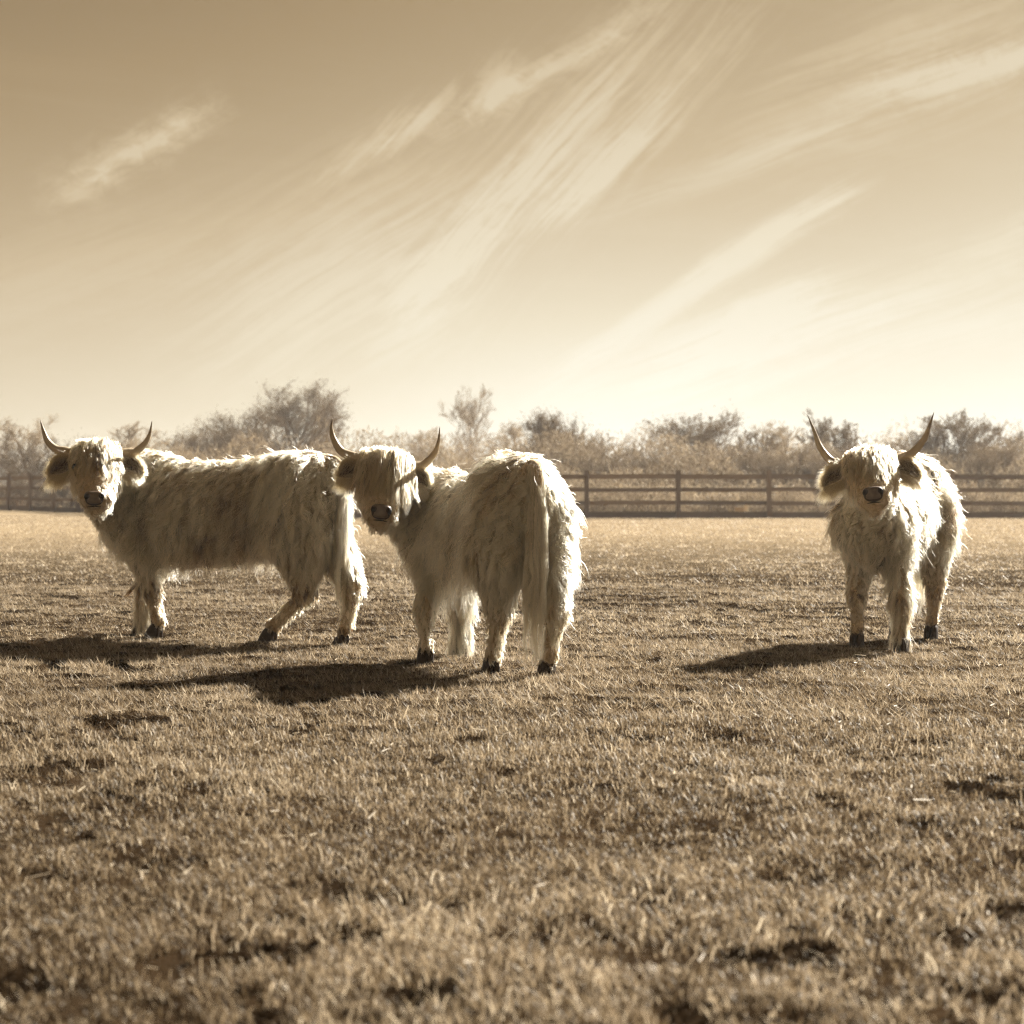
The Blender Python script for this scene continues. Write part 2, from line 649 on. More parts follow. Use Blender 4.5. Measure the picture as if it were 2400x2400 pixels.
M['bark'] = principled('bark', rough=0.9, spec=0.1, build=_bark)
M['twig'] = hair_mat('twigs', (0.085, 0.056, 0.032), (0.27, 0.20, 0.125), 0.25, 0.03)
M['twig_pale'] = hair_mat('pale_twigs', (0.15, 0.105, 0.062), (0.46, 0.37, 0.25), 0.35, 0.03)


# ------------------------------------------------------------------ field
def build_field():
    ys = [-6.0]
    while ys[-1] < 420:
        y = ys[-1]
        ys.append(y + (0.5 if y < 2 else 0.045 if y < 14 else 0.045 * (y / 14) ** 1.7))
    ys = np.array(ys)
    xs = [0.0]
    while xs[-1] < 300:
        x = xs[-1]
        xs.append(x + (0.05 if x < 3.6 else 0.05 * (x / 3.6) ** 1.9))
    xs = np.array([-a for a in xs[:0:-1]] + xs)
    X, Y = np.meshgrid(xs, ys)
    Z = ground_h(X, Y)
    V = np.stack([X, Y, Z], -1).reshape(-1, 3)
    ny, nx = X.shape
    i = np.arange(ny * nx).reshape(ny, nx)
    F = np.stack([i[:-1, :-1], i[:-1, 1:], i[1:, 1:], i[1:, :-1]], -1).reshape(-1, 4)
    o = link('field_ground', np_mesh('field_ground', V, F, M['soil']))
    tag(o, kind='structure', label='bumpy pasture soil under the short grass')


def build_grass():
    Vs, Qs, Ts, tones, off = [], [], [], [], 0
    lat = 1.3
    bands = [(2.6, 5.5, 10500, 2, 0.6), (5.5, 8.5, 10500, 1, 0.6), (8.5, 13, 9500, 0, 0.85), (13, 20, 4200, 0, 1.15),
             (20, 32, 620, 0, 2.1), (32, 62, 230, 0, 3.3)]
    for y0, y1, dens, segs, wide in bands:
        area = 0.26 * (y1 ** 2 - y0 ** 2) + 2 * lat * (y1 - y0)
        m = 8 if y0 < 13 else 6
        n = int(area * dens / m)
        # tuft centres, uniform in a widening strip
        cy = rng.uniform(y0, y1, n * 2)
        w = 0.26 * cy + lat
        keep = rng.random(n * 2) < w / (0.26 * y1 + lat)
        cy = cy[keep][:n]
        cx = rng.uniform(-1, 1, len(cy)) * (0.26 * cy + lat)
        th = rng.random(len(cy))
        spread_r = rng.uniform(0.006, 0.045, len(cy)) * (1 if y0 < 13 else 1.8)
        cx, cy, th, spread_r = (np.repeat(q, m) for q in (cx, cy, th, spread_r))
        x = cx + rng.normal(0, 1, len(cx)) * spread_r
        y = cy + rng.normal(0, 1, len(cx)) * spread_r
        hol = hollow(x, y)
        patch = fbm(x * 0.9, y * 0.9, 41, 3)
        worn = fbm(x * 3.3, y * 3.3, 51, 2)
        keepp = rng.random(len(x)) > np.minimum(hol * 0.66 + np.clip(worn - 0.56, 0, 1) * 2.0, 0.80) * (y < 30)
        x, y, th, hol, patch, cx, cy = (q[keepp] for q in (x, y, th, hol, patch, cx, cy))
        n = len(x)
        z = ground_h(x, y)
        h = (0.014 + 0.026 * rng.random(n) ** 1.5) * (0.55 + 0.9 * th) * (0.65 + 0.8 * patch)
        h *= np.where(rng.random(n) < 0.03, 1.7, 1.0) * (1 - 0.3 * hol)
        if wide > 1.3:
            h *= 1.15
        if 8 < y0 < 14:
            dd = np.min(np.hypot(x[:, None] - FEET[None, :, 0], (y[:, None] - FEET[None, :, 1])), axis=1)
            h *= np.clip((dd - 0.02) / 0.2, 0.28, 1)
        wd = (0.0016 + 0.0014 * rng.random(n)) * wide
        # lean outwards from the tuft centre, and with the wind
        a = rng.uniform(0, 2 * math.pi, n)
        lean = 0.25 + 0.75 * rng.random(n)
        lx = np.cos(a) * lean * 1.15 + (x - cx) * 7 - 0.15
        ly = np.sin(a) * lean * 1.15 + (y - cy) * 7 - 0.1
        ang = rng.uniform(0, 2 * math.pi, n)
        sx, sy = np.cos(ang) * wd, np.sin(ang) * wd
        # tones: mostly mid, some straw, a few bright dead blades
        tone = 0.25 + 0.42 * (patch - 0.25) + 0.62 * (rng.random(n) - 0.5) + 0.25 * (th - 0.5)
        tone = tone - 0.22 * hol  # shade down in the hollows painted into the blades
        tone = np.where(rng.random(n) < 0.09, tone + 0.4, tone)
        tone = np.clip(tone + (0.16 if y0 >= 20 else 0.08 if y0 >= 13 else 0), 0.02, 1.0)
        B = np.stack([x, y, z - 0.004], -1)
        side = np.stack([sx, sy, np.zeros(n)], -1)
        tip = B + np.stack([lx * h, ly * h, h * (1.05 - 0.55 * np.clip(lean, 0, 1))], -1)
        if segs == 0:
            V = np.stack([B - side, B + side, tip], 1).reshape(-1, 3)
            i = np.arange(n)[:, None] * 3 + np.arange(3)[None] + off
            Ts.append(i)
            k = 3
        elif segs == 1:
            mid = B + np.stack([lx * h * .35, ly * h * .35, h * .62], -1)
            V = np.stack([B - side, B + side, mid + side * .8, mid - side * .8, tip], 1).reshape(-1, 3)
            b = np.arange(n)[:, None] * 5 + off
            Qs.append(b + np.array([[0, 1, 2, 3]]))
            Ts.append(b + np.array([[3, 2, 4]]))
            k = 5
        else:
            m1 = B + np.stack([lx * h * .15, ly * h * .15, h * .42], -1)
            m2 = B + np.stack([lx * h * .5, ly * h * .5, h * .78], -1)
            V = np.stack([B - side, B + side, m1 + side * 1.05, m1 - side * 1.05, m2 + side * .75, m2 - side * .75, tip], 1).reshape(-1, 3)
            b = np.arange(n)[:, None] * 7 + off
            Qs.append(b + np.array([[0, 1, 2, 3]]))
            Qs.append(b + np.array([[3, 2, 4, 5]]))
            Ts.append(b + np.array([[5, 4, 6]]))
            k = 7
        Vs.append(V)
        tones.append(np.repeat(tone, k))
        off += len(V)
    # long dead stalks and litter lying about the foreground
    n = 1300
    y = rng.uniform(2.8, 16, n)
    x = rng.uniform(-1, 1, n) * (0.26 * y + 1)
    z = ground_h(x, y) + 0.012 + 0.02 * rng.random(n)
    a = rng.uniform(0, 2 * math.pi, n)
    L = 0.02 + 0.045 * rng.random(n) ** 2
    w = 0.001 + 0.0018 * rng.random(n)
    d = np.stack([np.cos(a) * L, np.sin(a) * L, (rng.random(n) - 0.3) * 0.35 * L], -1)
    s = np.stack([-np.sin(a) * w, np.cos(a) * w, np.full(n, 0.001)], -1)
    B = np.stack([x, y, z], -1)
    V = np.stack([B - s, B + s, B + d + s * .5, B + d - s * .5], 1).reshape(-1, 3)
    Qs.append(np.arange(n)[:, None] * 4 + np.arange(4)[None] + off)
    Vs.append(V)
    tones.append(np.repeat(np.clip(0.6 + 0.5 * rng.random(n), 0, 1), 4))
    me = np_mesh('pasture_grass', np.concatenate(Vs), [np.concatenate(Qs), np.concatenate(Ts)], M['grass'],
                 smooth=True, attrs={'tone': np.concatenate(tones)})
    o = link('pasture_grass', me)
    tag(o, kind='stuff', label='short tufted pasture grass covering the field, with worn gaps and shade-painted hollows', category='grass')


# ------------------------------------------------------------------ implicit surfaces
def surface_nets(f, org, h):
    s = f < 0
    nx, ny, nz = f.shape
    c = np.zeros((nx - 1, ny - 1, nz - 1), np.int8)
    cnt = np.zeros(c.shape, np.float32)
    acc = np.zeros(c.shape + (3,), np.float32)
    corners = [(i, j, k) for i in (0, 1) for j in (0, 1) for k in (0, 1)]

    def sl(a, i, j, k):
        return a[i:nx - 1 + i, j:ny - 1 + j, k:nz - 1 + k]
    for a_, ca in enumerate(corners):
        for cb in corners[a_ + 1:]:
            if sum(abs(p - q) for p, q in zip(ca, cb)) != 1:
                continue
            fa, fb = sl(f, *ca), sl(f, *cb)
            m = (fa < 0) != (fb < 0)
            t = np.where(m, fa / np.where(m, fa - fb, 1), 0)
            cnt += m
            for d in range(3):
                acc[..., d] += m * (ca[d] + t * (cb[d] - ca[d]))
    act = cnt > 0
    idx = np.full(c.shape, -1, np.int64)
    ijk = np.argwhere(act)
    idx[act] = np.arange(len(ijk))
    V = (acc[act] / cnt[act][:, None] + ijk) * h + np.asarray(org)
    F = []
    for ax in range(3):
        lo = [slice(1, -1)] * 3
        lo[ax] = slice(0, -1)
        hi = [slice(1, -1)] * 3
        hi[ax] = slice(1, None)
        A, B = s[tuple(lo)], s[tuple(hi)]
        ch = np.argwhere(A != B)
        if not len(ch):
            continue
        base = ch.copy()
        for d in range(3):
            if d != ax:
                base[:, d] += 1
        flip = ~A[tuple(ch.T)]
        u, v = [(1, 2), (2, 0), (0, 1)][ax]
        q = []
        for du, dv in ((-1, -1), (0, -1), (0, 0), (-1, 0)):
            b = base.copy()
            b[:, u] += du
            b[:, v] += dv
            q.append(idx[tuple(b.T)])
        q = np.stack(q, -1)
        q[flip] = q[flip][:, ::-1]
        F.append(q)
    F = np.concatenate(F)
    F = F[(F >= 0).all(1)]
    return V, F


def grid_eval(fn, lo, hi, h):
    ax = [np.arange(l, u + h, h) for l, u in zip(lo, hi)]
    X, Y, Z = np.meshgrid(*ax, indexing='ij')
    P = np.stack([X, Y, Z], -1).reshape(-1, 3)
    return surface_nets(fn(P).reshape(X.shape), lo, h)


def smin(a, b, k):
    h = np.clip(0.5 + 0.5 * (b - a) / k, 0, 1)
    return b * (1 - h) + a * h - k * h * (1 - h)


def seg(P, a, b, ra, rb):
    a, b = np.asarray(a, float), np.asarray(b, float)
    d = b - a
    t = np.clip(((P - a) @ d) / (d @ d), 0, 1)
    return np.linalg.norm(P - a - t[:, None] * d, axis=1) - (ra + (rb - ra) * t)


def ell(P, c, r):
    q = (P - np.asarray(c)) / np.asarray(r)
    k = np.linalg.norm(q, axis=1)
    return (k - 1) * min(r)


def loft(P3, axis_t, secs):
    """P3 = (along, side, height) coordinates; secs rows: t, centre height, half height, half width"""
    S = np.array(secs)
    t = np.clip(P3[:, 0], S[0, 0], S[-1, 0])
    zc, a, b = (np.interp(t, S[:, 0], S[:, k]) for k in (1, 2, 3))
    q = np.sqrt(((P3[:, 2] - zc) / a) ** 2 + (P3[:, 1] / b) ** 2)
    d = (q - 1) * np.minimum(a, b)
    e = P3[:, 0] - t
    return np.where(np.abs(e) > 0, np.sqrt(np.maximum(d, 0) ** 2 + e ** 2) + np.minimum(d, 0) * 0, d)


def unit(v):
    v = np.asarray(v, float)
    return v / (np.linalg.norm(v, axis=-1, keepdims=True) + 1e-9)


# ------------------------------------------------------------------ cattle
HEAD_SECS = [(-0.03, -0.085, 0.05, 0.085), (0.01, -0.085, 0.075, 0.120), (0.06, -0.085, 0.088, 0.142), (0.13, -0.088, 0.095, 0.142),
             (0.19, -0.09, 0.094, 0.126), (0.26, -0.088, 0.086, 0.114), (0.33, -0.082, 0.078, 0.104), (0.39, -0.076, 0.070, 0.098),
             (0.44, -0.074, 0.060, 0.088), (0.475, -0.074, 0.040, 0.065)]


class Cow:
    def __init__(s, label, fore, hind, feet, poll, nose, roll=0.0, height=1.10, seed=1, torso=None, hock=None, horns=None,
                 lock=0.24, lock_w=1.0, tail=None, hs=1.0, fur=1.0, depth=1.0, ears=None, drop=0.04, girth=1.0, bow=0.03, lock_side=0.6, dark=0.0):
        s.dark = dark
        s.bow, s.lock_side = bow, lock_side
        s.seed = seed
        s.rg = np.random.default_rng(seed)
        fore, hind = np.array(fore, float), np.array(hind, float)
        mid = (fore + hind) / 2
        s.org = np.array([mid[0], mid[1], 0.0])
        d = fore - hind
        s.L = float(np.linalg.norm(d))
        d /= s.L
        s.Rm = np.array([[d[0], -d[1], 0], [d[1], d[0], 0], [0, 0, 1]])     # local -> world
        s.root = empty('highland_cow', tuple(s.org), label=label, category='cow', group='shaggy long-horned cattle in the field')
        s.height, s.hs, s.fur, s.depth, s.drop, s.girth = height, hs, fur, depth, drop, girth
        s.feet = [s.loc((f[0], f[1], 0.0)) for f in feet]                    # LF RF LH RH
        for f, w in zip(s.feet, feet):
            f[2] = float(ground_h(w[0], w[1]))
        s.hock = hock or {}
        # head frame (local coordinates)
        p, q = s.loc(poll), s.loc(nose)
        cam_l = s.loc((0, 0, 1.0))
        lat = unit(np.cross(q - p, cam_l - p))
        # rotate nose direction back to the poll->muzzle axis: the pad lies at u=.445, w=-.03
        lat = lat if s.wdir(lat)[0] > 0 else -lat            # s axis = screen right
        if roll:
            ax = unit(cam_l - p)
            lat = lat * math.cos(roll) + np.cross(ax, lat) * math.sin(roll)
        dq = unit(q - p)
        n0 = unit(np.cross(lat, dq))
        if n0 @ (cam_l - p) < 0:
            n0 = -n0
        th = math.atan2(-0.045, 0.44)
        s.u = unit(dq * math.cos(-th) + n0 * math.sin(-th))
        s.n = unit(np.cross(lat, s.u))
        if s.n @ (cam_l - p) < 0:
            s.n = -s.n
        s.s = unit(lat)
        s.poll = p
        s.hs = np.linalg.norm(q - p) / math.hypot(0.44, 0.045)
        s.horns, s.lock, s.lock_w, s.tailspec, s.ears = horns, lock, lock_w, tail, ears or {}
        s.sections(torso)
        s.make_body()
        s.make_head_parts()
        s.make_coat()
        s.make_hooves()
        s.make_tail()

    def loc(s, w):
        return (np.asarray(w, float) - s.org) @ s.Rm

    def wdir(s, l):
        return s.Rm @ np.asarray(l, float)

    def W(s, l):
        """local -> coordinates relative to the root Empty (world axes)"""
        return np.asarray(l, float) @ s.Rm.T

    def H(s, u, v, w):
        """head coordinates to local"""
        k = s.hs
        return s.poll + k * (u * s.u + v * s.s + w * s.n)

    def toH(s, P):
        q = (P - s.poll) / s.hs
        return np.stack([q @ s.u, q @ s.s, q @ s.n], -1)

    def sections(s, torso):
        L, h = s.L, s.height
        f, b = L / 2, -L / 2
        k = s.depth
        top = h - 0.045
        S = [(b - 0.21, top - .20, .10, .085), (b - 0.16, top - .22, .17, .15), (b - 0.02, top - .235 * k, .235 * k, .215),
             (b + 0.16, top - .255 * k, .25 * k, .235), (b + 0.36, top - .285 * k, .262 * k, .255), (0.02, top - .30 * k, .268 * k, .262),
             (f - 0.30, top - .295 * k, .27 * k, .25), (f - 0.10, top - .285 * k, .275 * k, .20), (f + 0.06, top - .275 * k, .255 * k, .175),
             (f + 0.19, top - .285, .20, .14), (f + 0.25, top - .27, .12, .09)]
        g = s.girth * 0.93
        S = [(x, z - s.drop * float(np.clip((x - b) / (f - b), 0, 1.2)) - 0.012 * math.sin(math.pi * float(np.clip((x - b - .05) / (f - b), 0, 1))), a, w * g) for x, z, a, w in S]
        s.secs = S

    def comps(s, P):
        L = s.L
        f, b = L / 2, -L / 2
        h = s.height
        tor = loft(P, 0, s.secs)
        # hip bones, withers
        for sg in (1, -1):
            tor = smin(tor, ell(P, (b + 0.08, sg * 0.138 * s.girth, h - 0.16), (.12, .075, .09)), 0.06)
        tor = smin(tor, ell(P, (f - 0.08, 0, h - 0.12 - s.drop), (.2, .09, .09)), 0.06)
        tor = smin(tor, seg(P, (b - 0.12, 0, h - 0.12), (b + 0.1, 0, h - 0.09), 0.05, 0.05), 0.06)
        legs = np.full(len(P), 9.0)
        for i, ft in enumerate(s.feet):
            sg = 1 if i % 2 == 0 else -1
            fx, fy, fz = ft
            if i < 2:
                sh = (f + 0.06, sg * (0.13 * s.girth + .01), h * 0.66)
                el = (f * 0.7 + fx * 0.3 - 0.05, sg * (0.14 * s.girth + .01), h * 0.47)
                kn = (fx * 0.85 + f * 0.15 + 0.015, fy * 0.8 + sg * 0.03, h * 0.27)
                fe = (fx - 0.004, fy, 0.135)
                d = seg(P, sh, el, 0.11, 0.075)
                d = smin(d, seg(P, el, kn, 0.070, 0.046), 0.05)
                d = smin(d, seg(P, kn, fe, 0.043, 0.031), 0.03)
                d = smin(d, seg(P, fe, (fx + 0.008, fy, 0.105 + fz), 0.036, 0.036), 0.02)
            else:
                hx, hz = s.hock.get(i, (-0.075, 0.37))
                hp = (b - 0.03, sg * 0.115, h * 0.72)
                st = (fx * 0.20 + b * 0.80 + 0.03, sg * 0.13, h * 0.56)
                hk = (fx + hx, fy * 0.9 + sg * 0.012, hz)
                fe = (fx - 0.012, fy, 0.135)
                d = seg(P, hp, st, 0.13, 0.105)
                d = smin(d, seg(P, hp, (b - 0.09, sg * .105, h * .56), 0.115, 0.085), 0.06)
                d = smin(d, seg(P, st, hk, 0.110, 0.050), 0.07)
                d = smin(d, seg(P, (b - 0.09, sg * .105, h * .56), hk, 0.08, 0.045), 0.05)
                d = smin(d, seg(P, hk, fe, 0.044, 0.033), 0.03)
                d = smin(d, seg(P, fe, (fx + 0.008, fy, 0.105 + fz), 0.036, 0.036), 0.02)
            legs = np.minimum(legs, d)
        # neck: two stacked capsule chains so that it is deeper than wide
        k = s.hs
        oc = s.H(0.06, 0, -0.15)
        th = s.H(0.10, 0, -0.20)
        base1 = np.array((f - 0.02, 0, h * 0.84 - s.drop))
        base2 = np.array((f + 0.06, 0, h * 0.61))
        bow = s.bow
        m1 = (base1 + oc) / 2 + np.array((bow, 0, -0.01))
        m2 = (base2 + th) / 2 + np.array((bow, 0, -0.02))
        ne = smin(seg(P, base1, m1, 0.155 * s.girth, 0.115), seg(P, m1, oc, 0.12, 0.085), 0.05)
        ne = smin(ne, smin(seg(P, base2, m2, 0.155 * s.girth, 0.105), seg(P, m2, th, 0.105, 0.065), 0.05), 0.07)
        hd = s.head_sdf(P)
        return tor, legs, ne, hd

    def head_sdf(s, P):
        Q = s.toH(P)
        q = Q
        d = loft(q, 0, HEAD_SECS)
        d = smin(d, ell(q, (0.02, 0, -0.06), (.05, .085, .06)), 0.03)
        for sg in (1, -1):
            d = smin(d, ell(q, (0.145, sg * 0.118, -0.05), (.045, .026, .03)), 0.03)       # brow
            d = smin(d, ell(q, (0.20, sg * 0.088, -0.135), (.10, .04, .05)), 0.04)         # cheek
        d = smin(d, seg(q, (0.28, 0, -0.14), (0.455, 0, -0.128), 0.040, 0.038), 0.03)      # chin
        d = smin(d, ell(q, (0.425, 0, -0.058), (.045, .082, .050)), 0.03)                  # muzzle
        return d * s.hs

    def sdf(s, P):
        tor, legs, ne, hd = s.comps(P)
        d = smin(tor, legs, 0.07)
        d = smin(d, ne, 0.09)
        return smin(d, hd, 0.035)

    def make_body(s):
        h = 0.0155
        pts = np.array([s.H(0, 0, 0), s.H(.48, 0, 0), s.H(0, .15, 0), s.H(0, -.15, 0), s.H(.2, 0, -.25)] + list(s.feet))
        lo = np.minimum(pts.min(0) - 0.14, [-s.L / 2 - 0.34, -0.36, 0.0])
        hi = np.maximum(pts.max(0) + 0.14, [s.L / 2 + 0.36, 0.36, s.height + 0.06])
        lo[2] = 0.0
        V, F = grid_eval(s.sdf, lo, hi, h)
        s.V, s.F = V, F
        me = np_mesh('body', s.W(V), F, M['hide'])
        s.body = link('body', me, s.root)
        s.bvh = BVHTree.FromPolygons([Vector(v) for v in V], [tuple(f) for f in F])

    # ---------------- head fittings
    def make_head_parts(s):
        k = s.hs
        # horns
        for sg, spec in zip((-1, 1), s.horns):
            # spec: list of (lateral, up, forward) offsets in head-lateral / world-up / head-normal axes, from the horn base
            base = s.H(0.030, sg * 0.128, -0.075)
            upv = np.array((0, 0, 1.0))
            nh = unit(s.n * (1, 1, 0))
            ctrl = [base - s.s * sg * 0.03] + [base + s.s * sg * a + upv * b_ + nh * c for a, b_, c in spec]
            path = catmull(np.array(ctrl), 7)
            t = np.linspace(0, 1, len(path))
            rr = 0.0325 * (1 - t ** 1.9 * 0.965) * k * s.horn_r()
            V, F, Tr = tube(path, rr, 12)
            along = np.concatenate([np.repeat(t, 12), [0, 1]])
            link('horn', np_mesh('horn', s.W(V), [F, Tr], M['horn'], attrs={'along': along}), s.root)
        # eyes
        for sg in (-1, 1):
            c = s.H(0.178, sg * 0.121, -0.040)
            V, F = blob(c, s.s * sg, s.n, s.u, (0.018 * k, 0.029 * k, 0.024 * k), 10)
            link('eye', np_mesh('eye', s.W(V), F, M['eye']), s.root)
        # nose pad, with nostrils cut in
        m = unit(s.u * 0.72 + s.n * 0.70)          # pad faces this way
        up = unit(-s.u * 0.70 + s.n * 0.72)
        a0 = s.H(0.40, 0, -0.068)
        tt = np.linspace(0, 0.12, 60)
        dd = s.head_sdf(a0 + tt[:, None] * m)
        c0 = a0 + m * (tt[int(np.argmax(dd > 0))] - 0.010 * k)

        s.c0 = c0

        def nose(P):
            q = (P - c0) / k
            a, b, c = q @ s.s, q @ up, q @ m
            wd = 0.052 + 0.16 * np.clip(b, -.05, .05)
            x = np.abs(a) / wd
            y = np.abs(b) / 0.039
            z = np.abs(c) / 0.032
            d = ((x ** 3.4 + y ** 3.4 + z ** 2.6) ** (1 / 3) - 1) * 0.032
            for sg in (-1, 1):
                e = np.sqrt(((a - sg * (0.041 - 0.25 * (b - 0.008))) / 0.0150) ** 2 + ((b - 0.008) / 0.018) ** 2 + ((c - 0.028) / 0.026) ** 2)
                d = np.maximum(d, (1 - e) * 0.013)
                e = np.sqrt(((a - sg * 0.050) / 0.012) ** 2 + ((b + 0.012) / 0.012) ** 2 + ((c - 0.026) / 0.024) ** 2)
                d = np.maximum(d, (1 - e) * 0.009)
            return d * k
        V, F = grid_eval(nose, c0 - 0.085 * k, c0 + 0.085 * k, 0.0032)
        no = link('nose', np_mesh('nose', s.W(V), F, M['nose']), s.root)
        for sg in (-1, 1):
            V, F = blob(c0 + k * (s.s * sg * 0.042 + up * 0.007 + m * 0.012), s.s, up, m, (0.0165 * k, 0.0185 * k, 0.013 * k), 10)
            link('nostril', np_mesh('nostril', s.W(V), F, M['dark']), no)
        def rim(P):
            q = (P - c0) / k
            a, b, c = q @ s.s, q @ up, q @ m
            x = np.abs(a) / (0.0555 + 0.15 * np.clip(b, -.05, .05))
            y = np.abs(b + 0.002) / 0.0425
            z = np.abs(c + 0.001) / 0.028
            return ((x ** 3 + y ** 3 + z ** 2.6) ** (1 / 3) - 1) * 0.031 * k
        V, F = grid_eval(rim, c0 - 0.09 * k, c0 + 0.09 * k, 0.005)
        link('nose_rim', np_mesh('nose_rim', s.W(V), F, M['lip']), s.root)
        # mouth line
        path = [c0 + k * (s.s * a + up * (-0.049 - 2.2 * a * a) + m * (0.004 - 6.0 * a * a)) for a in np.linspace(-0.040, 0.040, 9)]
        V, F, Tr = tube(path, [0.001 * k, .0028 * k, .0035 * k, .004 * k, .004 * k, .004 * k, .0035 * k, .0028 * k, .001 * k], 6)
        link('mouth', np_mesh('mouth', s.W(V), [F, Tr], M['dark']), s.root)
        # ears: cupped leaf, opening forwards
        s.ear_roots = []
        for sg in (-1, 1):
            e = s.ears.get(sg, {})
            a = unit(s.s * sg * 1.0 + s.u * e.get('droop', 0.35) - s.n * 0.25)
            ln, wdt = 0.165 * k * e.get('len', 1), 0.051 * k
            n_ = unit(s.n * 1.0 + s.u * .15 - s.s * sg * e.get('turn', 0.15))
            n_ = unit(n_ - a * (n_ @ a))
            b_ = np.cross(n_, a)
            b0 = s.H(0.065, sg * 0.125, -0.095)
            nu, nv = 12, 11
            T_, A_ = np.meshgrid(np.linspace(0, 1, nu), np.linspace(-1, 1, nv), indexing='ij')
            prof = (0.42 + 0.75 * np.sin(math.pi * np.clip(T_ * 0.92 + 0.10, 0, 1)) ** 0.9) * np.sqrt(np.clip(1 - T_ ** 5, 0.0, 1)) * wdt
            ph = A_ * 1.15
            Pf = lambda off: (b0 + a * (T_ * ln)[..., None] + b_ * (np.sin(ph) * (prof + off))[..., None]
                              + n_ * ((1 - np.cos(ph)) * (prof + off) * 0.9 - off - 0.03 * T_ * k)[..., None])
            O, I = Pf(0.004), Pf(-0.002)
            i = np.arange(nu * nv).reshape(nu, nv)
            Fo = np.stack([i[:-1, :-1], i[1:, :-1], i[1:, 1:], i[:-1, 1:]], -1).reshape(-1, 4)
            edge = []
            nn = nu * nv
            for p in range(nu - 1):
                edge.append((i[p, 0], i[p + 1, 0], i[p + 1, 0] + nn, i[p, 0] + nn))
                edge.append((i[p + 1, -1], i[p, -1], i[p, -1] + nn, i[p + 1, -1] + nn))
            for p in range(nv - 1):
                edge.append((i[-1, p], i[-1, p + 1], i[-1, p + 1] + nn, i[-1, p] + nn))
            V = np.concatenate([O.reshape(-1, 3), I.reshape(-1, 3)])
            F = np.concatenate([Fo, Fo[:, ::-1] + nn, np.array(edge)])
            me = np_mesh('ear', s.W(V), F, M['hide'])
            me.materials.append(M['ear_inside'])
            mi = np.zeros(len(F), np.int32)
            mi[len(Fo):2 * len(Fo)] = 1
            me.polygons.foreach_set('material_index', mi)
            eo = link('ear', me, s.root)
            # ear hair: back of the ear and a long fringe along the lower rim
            rg = s.rg
            n = 2600
            t = rg.random(n) ** 0.9
            aa = rg.uniform(-1, 1, n)
            ti = np.clip((t * (nu - 1)).astype(int), 0, nu - 2)
            ai = np.clip(((aa + 1) / 2 * (nv - 1)).astype(int), 0, nv - 2)
            root = O[ti, ai] * 0.5 + O[ti + 1, ai + 1] * 0.5 + rg.normal(0, 0.004, (n, 3))
            outd = unit(O[ti, ai] - (b0 + a * (t * ln)[:, None] + n_ * 0.03))
            down = np.array((0, 0, -1.0))
            dr = unit(a * 0.9 + outd * 0.5 + down * 0.35 + rg.normal(0, 0.18, (n, 3)))
            lg = 0.028 + 0.02 * rg.random(n)
            # rim fringe
            m_ = 2600
            t2 = rg.random(m_)
            low = np.where(rg.random(m_) < 0.55, 1, -1)
            # the lower edge is the one further down
            e0, e1 = O[nu // 2, 0], O[nu // 2, -1]
            lowi = 0 if e0[2] < e1[2] else nv - 1
            hii = nv - 1 - lowi
            ti2 = np.clip((t2 * (nu - 1)).astype(int), 0, nu - 2)
            fr = (t2 * (nu - 1) - ti2)[:, None]
            col_ = np.where(low > 0, lowi, hii)
            r2 = O[ti2, col_] * (1 - fr) + O[ti2 + 1, col_] * fr
            dr2 = unit(a * 0.55 + down * np.where(low > 0, 0.9, -0.1)[:, None] + n_ * 0.25 + rg.normal(0, 0.2, (m_, 3)))
            lg2 = np.where(low > 0, 0.05 + 0.05 * rg.random(m_), 0.025 + 0.025 * rg.random(m_)) * e.get('fringe', 1)
            m3 = 220
            t3, a3 = rg.random(m3) ** 1.3 * 0.8, np.where(rg.random(m3) < .5, -1, 1) * rg.uniform(0.35, 1, m3)
            i3 = np.clip((t3 * (nu - 1)).astype(int), 0, nu - 2)
            j3 = np.clip(((a3 + 1) / 2 * (nv - 1)).astype(int), 0, nv - 1)
            r3 = I[i3, j3] + rg.normal(0, 0.003, (m3, 3))
            d3 = unit(a * 0.75 + n_ * 0.45 - b_ * (np.sin(ph[i3, j3]) * 0.8)[:, None] + down * 0.25 + rg.normal(0, 0.22, (m3, 3)))
            R_ = np.concatenate([root, r2, r3])
            D_ = np.concatenate([dr, dr2, d3])
            G_ = np.concatenate([lg, lg2, 0.03 + 0.04 * rg.random(m3)])
            pts = grow(R_, D_, G_, 6, 0.5, rg)
            rad = np.outer(np.ones(len(R_)), np.linspace(1, 0.25, 6)) * 0.0009
            tn = 0.50 + 0.25 * rg.random(len(R_))
            link('ear_hair', curves_data('ear_hair', s.W(pts), rad, M['ear_hair'], tn), eo)
            # a few dark-rooted hairs inside the cup
            s.ear_roots.append((b0, a, n_))

    def horn_r(s):
        return 1.0

    # ---------------- coat
    def make_coat(s):
        V, F, rg = s.V, s.F, s.rg
        tri = np.concatenate([F[:, [0, 1, 2]], F[:, [0, 2, 3]]])
        A, B, C = V[tri[:, 0]], V[tri[:, 1]], V[tri[:, 2]]
        N = np.cross(B - A, C - A)
        ar = np.linalg.norm(N, axis=1) / 2
        N = N / (2 * ar[:, None] + 1e-12)
        tot = ar.sum()

        def sample(n):
            i = rg.choice(len(tri), n, p=ar / tot)
            r1, r2 = rg.random(n) ** .5, rg.random(n)
            p = A[i] * (1 - r1)[:, None] + B[i] * (r1 * (1 - r2))[:, None] + C[i] * (r1 * r2)[:, None]
            return p, N[i]
        ng = int(1050 * tot)
        gp, gn = sample(ng)
        ln, wav, lift, comb, region = s.region(gp, gn)
        K = 9
        paths = np.zeros((ng, K, 3))
        pos = gp.copy()
